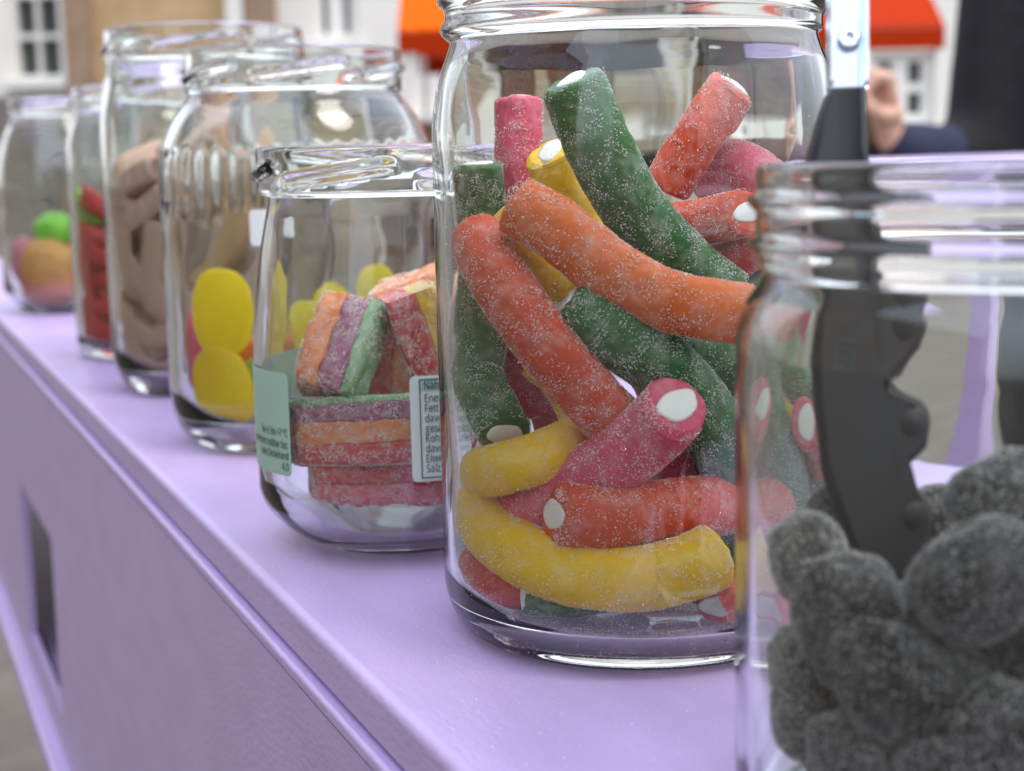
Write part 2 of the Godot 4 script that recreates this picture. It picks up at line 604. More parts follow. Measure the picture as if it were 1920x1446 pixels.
func materials() -> void:
	var g := mat(Color(0.945, 0.98, 0.955), 0.0)
	g.albedo_color.a = 0.0
	g.transparency = BaseMaterial3D.TRANSPARENCY_ALPHA
	g.refraction_enabled = true
	g.refraction_scale = 0.047
	M.glass = g
	M.candy = mat(Color(1, 1, 1), 0.52, 0.45)
	M.candy.vertex_color_use_as_albedo = true
	M.candy.subsurf_scatter_enabled = true
	M.candy.subsurf_scatter_strength = 0.06
	M.filling = mat(Color(0.88, 0.86, 0.85), 0.55)
	for h in HUES:
		M["sugar_" + h] = mat((HUES[h] as Color).lerp(Color(0.95, 0.93, 0.90), 0.62), 0.14, 0.65)
	M.sugar = mat(Color(0.93, 0.92, 0.91), 0.25, 0.6)
	M.brick_sugar = mat(Color(0.90, 0.80, 0.77), 0.16, 0.6)
	M.grey_sugar = mat(Color(0.60, 0.59, 0.58), 0.25, 0.55)
	var lil := mottled(Color(0.450, 0.343, 0.595), Color(0.510, 0.392, 0.668), 0.012, 5.0, 0.36, 5)
	lil.heightmap_enabled = true
	lil.heightmap_texture = noise_tex(1024, 0.055, 21, 3)
	lil.heightmap_scale = 0.014
	lil.metallic_specular = 0.5
	lil.uv1_world_triplanar = false
	lil.uv1_scale = Vector3(7, 7, 2.6)
	M.lilac = lil
	M.label_mint = mat(Color(0.33, 0.50, 0.41), 0.4)
	M.label_pale = mat(Color(0.60, 0.68, 0.63), 0.4)
	M.label_white = mat(Color(0.74, 0.77, 0.75), 0.4)
	M.ink = mat(Color(0.02, 0.07, 0.05), 0.5)
	M.steel = mat(Color(0.62, 0.70, 0.80), 0.22)
	M.steel.metallic = 1.0
	M.licorice = mat(Color(1, 1, 1), 0.6, 0.4)
	M.licorice.rim_enabled = true
	M.licorice.rim = 0.3
	M.licorice.vertex_color_use_as_albedo = true
	M.yellow_jelly = mat(Color(0.94, 0.79, 0.002), 0.2)
	M.yellow_jelly.albedo_color.a = 0.55
	M.yellow_jelly.transparency = BaseMaterial3D.TRANSPARENCY_ALPHA
	M.yellow_jelly.refraction_enabled = true
	M.yellow_jelly.refraction_scale = 0.036
	M.yellow_jelly.backlight_enabled = true
	M.yellow_jelly.backlight = Color(0.97, 0.90, 0.05)
	M.green_jelly = mat(Color(0.30, 0.42, 0.05), 0.25)
	M.green_jelly.backlight_enabled = true
	M.green_jelly.backlight = Color(0.4, 0.6, 0.1)
	M.leaf_jelly = mat(Color(0.25, 0.62, 0.05), 0.3)
	M.leaf_jelly.backlight_enabled = true
	M.leaf_jelly.backlight = Color(0.4, 0.8, 0.1)
	M.pink_jelly = mat(Color(0.60, 0.10, 0.20), 0.3)
	M.pink_jelly.backlight_enabled = true
	M.pink_jelly.backlight = Color(0.8, 0.2, 0.3)
	M.rose_jelly = mat(Color(0.72, 0.30, 0.42), 0.45)
	M.rose_jelly.backlight_enabled = true
	M.rose_jelly.backlight = Color(0.8, 0.5, 0.6)
	M.orange_jelly = mat(Color(0.82, 0.30, 0.02), 0.25)
	M.orange_jelly.backlight_enabled = true
	M.orange_jelly.backlight = Color(0.9, 0.45, 0.08)
	M.peach_jelly = mat(Color(0.80, 0.46, 0.14), 0.4)
	M.peach_jelly.backlight_enabled = true
	M.peach_jelly.backlight = Color(0.8, 0.55, 0.25)
	M.salmon_jelly = mat(Color(0.72, 0.28, 0.18), 0.4)
	M.salmon_jelly.backlight_enabled = true
	M.salmon_jelly.backlight = Color(0.7, 0.4, 0.3)
	M.brown_jelly = mat(Color(0.60, 0.405, 0.315), 0.34)
	M.brown_jelly.backlight_enabled = true
	M.brown_jelly.backlight = Color(0.6, 0.45, 0.37)
	M.amber_jelly = mat(Color(0.66, 0.37, 0.15), 0.35)
	M.amber_jelly.backlight_enabled = true
	M.amber_jelly.backlight = Color(0.7, 0.45, 0.2)
	M.red_jelly = mat(Color(0.62, 0.045, 0.055), 0.33)
	M.red_jelly.backlight_enabled = true
	M.red_jelly.backlight = Color(0.7, 0.1, 0.1)
	M.rubber = mat(Color(0.016, 0.017, 0.020), 0.5, 0.4)

# ---------------------------------------------------------------- jar 3's labels
func bent(mesh_v: PackedVector3Array, d: Dictionary, at: Vector3, ang: float, y0: float, lift: float) -> PackedVector3Array:
	var out := PackedVector3Array()
	for p in mesh_v:
		var y := y0 + p.y
		var r := outer_radius(d, y) + lift
		var a = ang + p.x / d.R
		out.append(at + Vector3(sin(a) * r, y, cos(a) * r))
	return out

func paper(d: Dictionary, ang: float, y0: float, w: float, h: float, corner: float, lift: float, called: String, m: Material, parent: Node3D) -> MeshInstance3D:
	# a thin sheet with rounded corners, wrapped round the glass
	var nx := maxi(2, int(w / 0.0012))
	var ny := maxi(2, int(h / 0.0015))
	var v := PackedVector3Array()
	for s in 2:
		for i in nx + 1:
			for j in ny + 1:
				var x := w * i / nx
				var y := h * j / ny
				var dx := minf(x, w - x)
				var dy := minf(y, h - y)
				if dx < corner and dy < corner:
					var q := Vector2(corner - dx, corner - dy)
					if q.length() > corner:
						q = q.normalized() * corner
						x = corner - q.x if x < w / 2 else w - corner + q.x
						y = corner - q.y if y < h / 2 else h - corner + q.y
				v.append(Vector3(x, y, s))
	var flatv := PackedVector3Array()
	for p in v: flatv.append(Vector3(p.x, p.y, 0))
	var lo := bent(flatv.slice(0, v.size() / 2), d, Vector3.ZERO, ang, y0, lift)
	var hi := bent(flatv.slice(v.size() / 2), d, Vector3.ZERO, ang, y0, lift + 0.00012)
	var all := PackedVector3Array(lo)
	all.append_array(hi)
	var t := PackedInt32Array()
	var o := lo.size()
	for i in nx:
		for j in ny:
			var a := i * (ny + 1) + j
			var b := a + ny + 1
			t.append_array([a + o, b + o, b + 1 + o, a + o, b + 1 + o, a + 1 + o])
			t.append_array([a, b + 1, b, a, a + 1, b + 1])
	for i in nx:
		for e in [0, ny]:
			var a: int = i * (ny + 1) + e
			var b := a + ny + 1
			t.append_array([a, b, b + o, a, b + o, a + o] if e == 0 else [a, b + o, b, a, a + o, b + o])
	for j in ny:
		for e in [0, nx]:
			var a: int = e * (ny + 1) + j
			t.append_array([a, a + 1 + o, a + 1, a, a + o, a + 1 + o] if e == 0 else [a, a + 1, a + 1 + o, a, a + 1 + o, a + o])
	return part(called, solid(all, t), m, parent)

func lettering(words: String, d: Dictionary, ang: float, y0: float, size: float, squeeze: float, right: bool, parent: Node3D, lift := 0.00045) -> void:
	var f := SystemFont.new()
	f.font_names = PackedStringArray(["Droid Sans"])
	f.font_weight = 500
	var tm := TextMesh.new()
	tm.font = f
	tm.font_size = 32
	tm.pixel_size = size / 23.0
	tm.depth = 0.00002
	tm.curve_step = 1.5
	tm.text = words
	var arr := tm.get_mesh_arrays()
	var v: PackedVector3Array = arr[Mesh.ARRAY_VERTEX]
	if v.is_empty(): return
	var lo := INF
	var hi := -INF
	for p in v:
		lo = minf(lo, p.x)
		hi = maxf(hi, p.x)
	var flat := PackedVector3Array()
	for p in v: flat.append(Vector3((p.x - (hi if right else lo)) * squeeze, p.y, 0))
	var b := bent(flat, d, Vector3.ZERO, ang, y0, lift)
	for k in b.size():
		var n := Vector3(b[k].x, 0, b[k].z).normalized()
		b[k] += n * v[k].z
		arr[Mesh.ARRAY_NORMAL][k] = n if absf((arr[Mesh.ARRAY_NORMAL][k] as Vector3).z) > 0.5 else arr[Mesh.ARRAY_NORMAL][k]
	var a2 := []
	a2.resize(Mesh.ARRAY_MAX)
	a2[Mesh.ARRAY_VERTEX] = b
	a2[Mesh.ARRAY_NORMAL] = arr[Mesh.ARRAY_NORMAL]
	a2[Mesh.ARRAY_INDEX] = arr[Mesh.ARRAY_INDEX]
	var m := ArrayMesh.new()
	m.add_surface_from_arrays(Mesh.PRIMITIVE_TRIANGLES, a2)
	part("lettering", m, M.ink, parent)

# ---------------------------------------------------------------- extruded outlines
func extrude(poly: PackedVector2Array, a: float, b: float, x := Vector3.RIGHT, y := Vector3.UP, z := Vector3.BACK, o := Vector3.ZERO) -> ArrayMesh:
	var tri := Geometry2D.triangulate_polygon(poly)
	var n := poly.size()
	var v := PackedVector3Array()
	for h in [a, b]:
		for p in poly: v.append(o + x * p.x + y * p.y + z * h)
	var t := PackedInt32Array()
	var area := 0.0
	for k in n: area += poly[k].cross(poly[(k + 1) % n])
	for k in range(0, tri.size(), 3):
		var i := tri[k]
		var j := tri[k + 1]
		var l := tri[k + 2]
		if ((poly[j] - poly[i]).cross(poly[l] - poly[i]) > 0) != (area > 0):
			var s := j
			j = l
			l = s
		t.append_array([i, l, j, i + n, j + n, l + n])
	for k in n:
		var q := (k + 1) % n
		t.append_array([k, q, q + n, k, q + n, k + n])
	return solid(v, t, PackedColorArray(), true)

func rounded_bar(w: float, h: float, r: float, lo: float, hi: float, steps := 5) -> ArrayMesh:
	# a bar along z with rounded long edges: x from 0 to w, y from -h to 0
	var poly := PackedVector2Array()
	for q in [[w - r, -r, 0.0], [r, -r, PI / 2], [r, -h + r, PI], [w - r, -h + r, PI * 1.5]]:
		for k in steps + 1:
			var a: float = q[2] + PI / 2 * k / steps
			poly.append(Vector2(q[0] + cos(a) * r, q[1] + sin(a) * r))
	var n := poly.size()
	var v := PackedVector3Array()
	for z in [lo, hi]:
		for p in poly: v.append(Vector3(p.x, p.y, z))
	return grid(v, 2, n, PackedColorArray(), true)

func tube_mesh(line: Array, radii: Array, nv := 12) -> ArrayMesh:
	var v := PackedVector3Array()
	var up := Vector3(0.2, 0.9, 0.3).normalized()
	for k in line.size():
		var tan: Vector3 = ((line[mini(k + 1, line.size() - 1)] as Vector3) - line[maxi(k - 1, 0)]).normalized()
		up = (up - tan * up.dot(tan)).normalized()
		var s := tan.cross(up)
		for j in nv:
			var a := TAU * j / nv
			v.append(line[k] + (up * cos(a) + s * sin(a)) * radii[k])
	return grid(v, line.size(), nv, PackedColorArray(), true)

# ---------------------------------------------------------------- bodies: smooth union of tapered capsules, meshed as surface nets
func nets(bones: Array, cell: float, blend: float) -> ArrayMesh:
	var lo := Vector3.INF
	var hi := -Vector3.INF
	for b in bones:
		var r := Vector3.ONE * (maxf(b[2], b[3]) + blend + cell * 2)
		lo = lo.min(b[0] - r).min(b[1] - r)
		hi = hi.max(b[0] + r).max(b[1] + r)
	var nx := int((hi.x - lo.x) / cell) + 2
	var ny := int((hi.y - lo.y) / cell) + 2
	var nz := int((hi.z - lo.z) / cell) + 2
	var f := PackedFloat32Array()
	f.resize(nx * ny * nz)
	f.fill(1.0)
	for b in bones:
		var a: Vector3 = b[0]
		var d: Vector3 = b[1] - a
		var dd := maxf(d.length_squared(), 1e-9)
		var r := Vector3.ONE * (maxf(b[2], b[3]) + blend + cell * 2)
		var i0 := Vector3i(((a.min(b[1]) - r - lo) / cell).max(Vector3.ZERO))
		var i1 := Vector3i((a.max(b[1]) + r - lo) / cell) + Vector3i.ONE
		for k in range(i0.z, mini(i1.z, nz)):
			for j in range(i0.y, mini(i1.y, ny)):
				for i in range(i0.x, mini(i1.x, nx)):
					var p := lo + Vector3(i, j, k) * cell
					var s := clampf((p - a).dot(d) / dd, 0, 1)
					var e := p.distance_to(a + d * s) - lerpf(b[2], b[3], s)
					var at := (k * ny + j) * nx + i
					var g := f[at]
					var h := clampf(0.5 + 0.5 * (g - e) / blend, 0, 1)
					f[at] = lerpf(g, e, h) - blend * h * (1 - h)
	var where := {}
	var v := PackedVector3Array()
	var t := PackedInt32Array()
	for k in nz - 1:
		for j in ny - 1:
			for i in nx - 1:
				var o := (k * ny + j) * nx + i
				var mask := 0
				var val := []
				for c in 8:
					var q := f[o + (c & 1) + ((c >> 1) & 1) * nx + (c >> 2) * nx * ny]
					val.append(q)
					if q < 0: mask |= 1 << c
				if mask == 0 or mask == 255: continue
				var sum := Vector3.ZERO
				var m := 0
				for e in [[0, 1], [2, 3], [4, 5], [6, 7], [0, 2], [1, 3], [4, 6], [5, 7], [0, 4], [1, 5], [2, 6], [3, 7]]:
					var q0: float = val[e[0]]
					var q1: float = val[e[1]]
					if (q0 < 0) != (q1 < 0):
						var a := Vector3(e[0] & 1, (e[0] >> 1) & 1, e[0] >> 2)
						var b := Vector3(e[1] & 1, (e[1] >> 1) & 1, e[1] >> 2)
						sum += a.lerp(b, q0 / (q0 - q1))
						m += 1
				where[o] = v.size()
				v.append(lo + (Vector3(i, j, k) + sum / m) * cell)
	var step := [1, nx, nx * ny]
	for o in where:
		for ax in 3:
			var s: int = step[ax]
			if (f[o] < 0) == (f[o + s] < 0): continue
			var u: int = step[(ax + 1) % 3]
			var w: int = step[(ax + 2) % 3]
			if not (where.has(o - u) and where.has(o - w) and where.has(o - u - w)): continue
			var q := [where[o], where[o - u], where[o - u - w], where[o - w]]
			if f[o] >= 0: q.reverse()
			t.append_array([q[0], q[1], q[2], q[0], q[2], q[3]])
	return solid(v, t)

# ---------------------------------------------------------------- the scene
func _ready() -> void:
	rng.seed = 7
	noise.noise_type = FastNoiseLite.TYPE_SIMPLEX_SMOOTH
	noise.frequency = 1.0
	noise.fractal_type = FastNoiseLite.FRACTAL_NONE
	# camera
	cam_basis = Basis.from_euler(Vector3(-atan((723.0 - 295.0) / F), 0, 0)) * Basis(Vector3.BACK, -0.022)
	var cam := Camera3D.new()
	cam.name = "camera"
	add_child(cam)
	cam.transform = Transform3D(cam_basis, eye)
	var lens := CameraAttributesPhysical.new()
	lens.frustum_focal_length = 50.0
	lens.frustum_focus_distance = 0.382
	lens.exposure_aperture = 50.0 / 3.3      # an opening of 3.3 mm
	lens.frustum_near = 0.01
	lens.frustum_far = 400.0
	cam.attributes = lens
	cam.projection = Camera3D.PROJECTION_FRUSTUM
	cam.near = 0.01
	cam.far = 400.0
	cam.size = 0.01 * 1446.0 / F
	cam.current = true
	# sky and sun
	var env := Environment.new()
	env.background_mode = Environment.BG_SKY
	var sky := ProceduralSkyMaterial.new()
	sky.sky_top_color = Color(1.24, 1.30, 1.40)
	sky.sky_horizon_color = Color(0.90, 0.90, 0.91)
	sky.sky_curve = 0.30
	sky.ground_bottom_color = Color(0.45, 0.42, 0.40)
	sky.ground_horizon_color = Color(0.6, 0.58, 0.56)
	env.sky = Sky.new()
	env.sky.sky_material = sky
	env.tonemap_mode = Environment.TONE_MAPPER_LINEAR
	env.tonemap_exposure = 1.32
	env.sdfgi_enabled = true
	env.ssao_enabled = true
	env.ssil_enabled = true
	var we := WorldEnvironment.new()
	we.name = "world"
	we.environment = env
	add_child(we)
	var sun := DirectionalLight3D.new()
	sun.name = "sun"
	sun.light_energy = 0.5
	sun.light_angular_distance = 24.0
	sun.light_color = Color(1.0, 0.97, 0.93)
	sun.shadow_enabled = true
	add_child(sun)
	sun.rotation_degrees = Vector3(-54, 58, 0)
	materials()
	make_grain()
	square()
	cart()
	jars()
	passer_by()

# ---------------------------------------------------------------- market square behind
func facade(called: String, label: String, z: float, x0: float, x1: float, top: float, wall_m: Material, wins: Array) -> Node3D:
	var o := thing(called, label, "building", Vector3((x0 + x1) / 2, 0, -z - 4))
	var shift := -o.position
	# the front wall with real openings, then sides, back and roof
	var xs := [x0, x1]
	var ys := [0.0, top]
	for w in wins:
		xs += [w[0], w[1]]
		ys += [w[2], w[3]]
	xs.sort()
	ys.sort()
	var st := SurfaceTool.new()
	st.begin(Mesh.PRIMITIVE_TRIANGLES)
	for i in xs.size() - 1:
		for j in ys.size() - 1:
			if xs[i + 1] - xs[i] < 0.001 or ys[j + 1] - ys[j] < 0.001: continue
			var c := Vector2((xs[i] + xs[i + 1]) / 2, (ys[j] + ys[j + 1]) / 2)
			var hole := false
			for w in wins:
				if c.x > w[0] and c.x < w[1] and c.y > w[2] and c.y < w[3]: hole = true
			if not hole:
				st.append_from(box(Vector3(xs[i], ys[j], -z - 0.35) + shift, Vector3(xs[i + 1], ys[j + 1], -z) + shift), 0, Transform3D())
	part("front_wall", st.commit(), wall_m, o)
	for s in [[x0, x0 + 0.3], [x1 - 0.3, x1]]:
		part("side_wall", box(Vector3(s[0], 0, -z - 8) + shift, Vector3(s[1], top, -z - 0.353) + shift), wall_m, o)
	part("back_wall", box(Vector3(x0 + 0.303, 0, -z - 8) + shift, Vector3(x1 - 0.303, top, -z - 7.7) + shift), wall_m, o)
	var roof := PackedVector2Array([Vector2(-z + 0.3, top + 0.003), Vector2(-z - 4, top + 3), Vector2(-z - 8.3, top + 0.003)])
	part("roof", extrude(roof, x0, x1, Vector3.BACK, Vector3.UP, Vector3.RIGHT, shift), M.roof, o)
	for w in wins:
		var win := part("window", box(Vector3(w[0] + 0.002, w[2] + 0.002, -z - 0.26) + shift, Vector3(w[1] - 0.002, w[3] - 0.002, -z - 0.24) + shift), M.pane, o)
		var fw: float = w[6] if w.size() > 6 else 0.06
		var cols: int = w[4]
		var rows: int = w[5]
		var bar: float = w[7] if w.size() > 7 else fw
		for i in cols + 1:
			var x := lerpf(w[0] + fw / 2, w[1] - fw / 2, i / float(cols))
			var h := (fw if i == 0 or i == cols else bar) / 2
			part("glazing_bar", box(Vector3(x - h + 0.002, w[2] + 0.004, -z - 0.238) + shift, Vector3(x + h - 0.002, w[3] - 0.004, -z - 0.12) + shift), M.white_paint, win)
		for j in rows + 1:
			var y := lerpf(w[2] + fw / 2, w[3] - fw / 2, j / float(rows))
			part("glazing_bar", box(Vector3(w[0] + 0.004, y - fw / 2 + 0.003, -z - 0.238) + shift, Vector3(w[1] - 0.004, y + fw / 2 - 0.003, -z - 0.123) + shift), M.white_paint, win)
		part("sill", box(Vector3(w[0] - 0.08, w[2] - 0.1, -z + 0.003) + shift, Vector3(w[1] + 0.08, w[2] - 0.003, -z + 0.12) + shift), M.white_paint, win)
	return o

func square() -> void:
	M.white_paint = mat(Color(0.78, 0.77, 0.74), 0.6)
	M.pane = mat(Color(0.075, 0.085, 0.08), 0.10)
	M.roof = mottled(Color(0.20, 0.09, 0.06), Color(0.28, 0.13, 0.09), 0.02, 0.4, 0.85)
	M.render = mottled(Color(0.74, 0.72, 0.67), Color(0.80, 0.78, 0.74), 0.01, 0.3, 0.85)
	M.ochre = mottled(Color(0.42, 0.28, 0.14), Color(0.56, 0.40, 0.23), 0.012, 0.35, 0.85)
	M.sandstone = mottled(Color(0.26, 0.17, 0.11), Color(0.36, 0.25, 0.17), 0.02, 0.5, 0.85)
	M.grey_stone = mottled(Color(0.13, 0.115, 0.10), Color(0.24, 0.215, 0.19), 0.02, 0.5, 0.85, 15)
	M.brown_stone = mottled(Color(0.22, 0.155, 0.105), Color(0.34, 0.25, 0.175), 0.02, 0.5, 0.85, 16)
	M.tan_stone = mottled(Color(0.27, 0.225, 0.15), Color(0.40, 0.34, 0.24), 0.02, 0.5, 0.85, 17)
	M.dark_cloth = mat(Color(0.022, 0.018, 0.020), 0.9, 0.2)
	M.crate_wood = mottled(Color(0.10, 0.055, 0.03), Color(0.18, 0.10, 0.055), 0.03, 2.0, 0.8, 18)
	M.orange_cloth = mat(Color(0.80, 0.155, 0.006), 0.9, 0.2)
	M.orange_cloth.backlight_enabled = true
	M.orange_cloth.backlight = Color(0.8, 0.35, 0.1)
	M.red_cloth = mat(Color(0.42, 0.032, 0.004), 0.9, 0.2)
	M.red_cloth.backlight_enabled = true
	M.red_cloth.backlight = Color(0.35, 0.10, 0.03)
	var ground := part("ground", box(Vector3(-150, -0.5, -150), Vector3(150, 0, 150)), mottled(Color(0.085, 0.070, 0.057), Color(0.15, 0.124, 0.103), 0.02, 0.6, 0.85, 12, 0.2), self)
	tag(ground, "", "", "", "structure")
	var z := 20.0
	var X := func(x: float, y := 100.0) -> float: return on_wall(x, y, z).x
	var Y := func(y: float, x := 960.0) -> float: return on_wall(x, y, z).y
	var a0: float = X.call(-700)
	var a1: float = X.call(126)
	# left: white house with a tall many-paned window
	facade("town_house", "white rendered house with tall many-paned sash window", z, a0, a1 - 0.002, 9.0, M.render,
		[[X.call(20), X.call(118), Y.call(150, 70), Y.call(150, 70) + 3.2, 2, 6, 0.075, 0.055], [X.call(-330), X.call(-230), Y.call(150, 70), Y.call(150, 70) + 3.2, 2, 6, 0.075, 0.055]])
	# middle: ochre stone house with brown pilasters
	var b1: float = X.call(522)
	var ochre := facade("ochre_house", "ochre stone house with brown pilasters between the white houses", z, a1 + 0.002, b1 - 0.002, 9.5, M.ochre,
		[[X.call(230), X.call(390), 4.6, 6.6, 3, 4, 0.08, 0.05]])
	for p in [[128, 176, M.sandstone], [430, 462, M.render], [466, 520, M.sandstone]]:
		part("pilaster", box(Vector3(X.call(p[0]) + 0.004, 0.0, -z + 0.003) - ochre.position, Vector3(X.call(p[1]), 9.3, -z + 0.16) - ochre.position), p[2], ochre)
	# right: long white house with dark paired windows
	var wins := []
	for w in [[588, 674, -130, 80], [772, 850, 100, 215], [900, 985, 100, 215], [1060, 1150, 100, 215], [1230, 1320, 100, 215], [1400, 1490, 100, 215], [1632, 1752, 98, 232], [1840, 1960, 98, 232]]:
		wins.append([X.call(w[0]), X.call(w[1]), Y.call(w[3], w[0]), Y.call(w[2], w[0]), 2, 2, 0.12, 0.20])
	facade("long_house", "long white house with dark paired windows behind the orange canopies", z, b1 + 0.002, X.call(2500), 8.5, M.render, wins)
	# the other sides of the square: behind the camera and to its left; they shade the cart's front and darken what the glass mirrors
	var back := facade("brick_house", "brown brick house across the square behind the viewer", 0.0, -11, 11, 9.0, M.sandstone, side_windows(-11, 11))
	back.transform = Transform3D(Basis(Vector3.UP, PI), Vector3(3, 0, 34))
	var left := facade("brick_house", "brown brick house closing the left side of the square", 0.0, -9, 9, 10.5, M.sandstone, side_windows(-9, 9))
	left.transform = Transform3D(Basis(Vector3.UP, PI / 2), Vector3(-12.0, 0, 2))
	for q in [[a0, a1 - 0.004, Y.call(178, 70), M.grey_stone, "town_house"], [a1 + 0.004, b1 - 0.004, Y.call(150, 300), M.brown_stone, "ochre_house"], [b1 + 0.004, X.call(2500), Y.call(236, 1700), M.tan_stone, "long_house"]]:
		var house: Node3D = get_node(NodePath(q[4]))
		var x: float = q[0]
		while x < q[1] - 0.05:      # single blocks of the footing
			var w := minf(rng.randf_range(0.7, 1.3), q[1] - x)
			var y := 0.0
			while y < q[2] - 0.05:
				var h := minf(0.46, q[2] - y)
				part("footing_stone", box(Vector3(x + 0.006, y, -z + 0.003) - house.position, Vector3(x + w - 0.006, y + h - 0.012, -z + rng.randf_range(0.10, 0.12)) - house.position), q[3], house)
				y += h
			x += w
	# market canopies
	canopy(745, 1296, M.orange_cloth, "bright orange market stall canopy on white poles", 9.6)
	canopy(1306, 1772, M.red_cloth, "red orange market stall canopy on white poles", 9.4)
	market_table(770, 1280, 9.9, "dark draped table under the bright orange canopy", [[850, 0.28, "brown slatted crate at the left end of the table under the bright orange canopy"], [1080, 0.30, "brown slatted crate in the middle of the table under the bright orange canopy"]])
	market_table(1330, 1750, 9.7, "dark draped table under the red orange canopy", [[1420, 0.30, "wide brown slatted crate on the table under the red orange canopy"], [1600, 0.22, "narrow brown slatted crate on the table under the red orange canopy"]])

func market_table(xa: float, xb: float, z: float, label: String, crates: Array) -> void:
	var a := on_wall(xa, 280, z).x
	var b := on_wall(xb, 280, z).x
	var o := thing("market_table", label, "table", Vector3((a + b) / 2, 0, -z - 0.5), "tables under the canopies")
	var s := -o.position
	part("tabletop", box(Vector3(a, 0.93, -z - 0.9) + s, Vector3(b, 0.96, -z) + s, 0.005), M.crate_wood, o)
	part("cloth", box(Vector3(a - 0.004, 0.06, -z + 0.003) + s, Vector3(b + 0.004, 0.955, -z + 0.012) + s), M.dark_cloth, o)
	for x in [a + 0.05, b - 0.1]:
		for zz in [-z - 0.85, -z - 0.1]:
			part("leg", box(Vector3(x, 0, zz) + s, Vector3(x + 0.05, 0.929, zz + 0.05) + s, 0.004), M.crate_wood, o)
	for q in crates:
		var c := thing("produce_crate", q[2], "crate", Vector3(on_wall(q[0], 270, z).x, 0.9605, -z - 0.32), "crates on the market tables")
		var w: float = q[1]
		part("floor", box(Vector3(-w, 0, -0.2), Vector3(w, 0.012, 0.2), 0.002), M.crate_wood, c)
		for k in 3:
			var y := 0.02 + k * 0.062
			part("slat", box(Vector3(-w, y, 0.2), Vector3(w, y + 0.05, 0.212), 0.002), M.crate_wood, c)
			part("slat", box(Vector3(-w, y, -0.212), Vector3(w, y + 0.05, -0.2), 0.002), M.crate_wood, c)
		for x in [-w + 0.001, w - 0.041]:
			part("corner_post", box(Vector3(x, 0.0125, -0.198), Vector3(x + 0.04, 0.205, 0.198), 0.002), M.crate_wood, c)

func side_windows(x0: float, x1: float) -> Array:
	var w := []
	var x := x0 + 1.2
	while x < x1 - 1.6:
		for y in [0.9, 3.9, 6.5]:
			w.append([x, x + 1.0, y, y + 1.6, 2, 3, 0.08, 0.05])
		x += 2.4
	return w

func canopy(xa: float, xb: float, m: Material, label: String, z: float) -> void:
	var a := on_wall(xa, 60, z)
	var b := on_wall(xb, 50, z)
	var o := thing("market_canopy", label, "canopy", Vector3((a.x + b.x) / 2, 0, -z - 1.2), "market stall canopies")
	var s := -o.position
	var edge := a.y
	var poly := PackedVector2Array([Vector2(-z, edge), Vector2(-z - 1.2, edge + 0.75), Vector2(-z - 2.4, edge), Vector2(-z - 2.4, edge + 0.012), Vector2(-z - 1.2, edge + 0.765), Vector2(-z, edge + 0.012)])
	part("roof_cloth", extrude(poly, a.x, b.x, Vector3.BACK, Vector3.UP, Vector3.RIGHT, s), m, o)
	for k in 2:
		var zz := -z + 0.004 if k == 0 else -z - 2.404
		part("valance", box(Vector3(a.x, edge - 0.13, zz) + s, Vector3(b.x, edge - 0.002, zz + 0.006) + s), M.red_cloth, o)
	for x in [a.x + 0.04, b.x - 0.04]:
		for zz in [-z - 0.05, -z - 2.35]:
			part("pole", tube_mesh([Vector3(x, 0, zz) + s, Vector3(x, edge + 0.0, zz) + s], [0.02, 0.02]), M.white_paint, o)

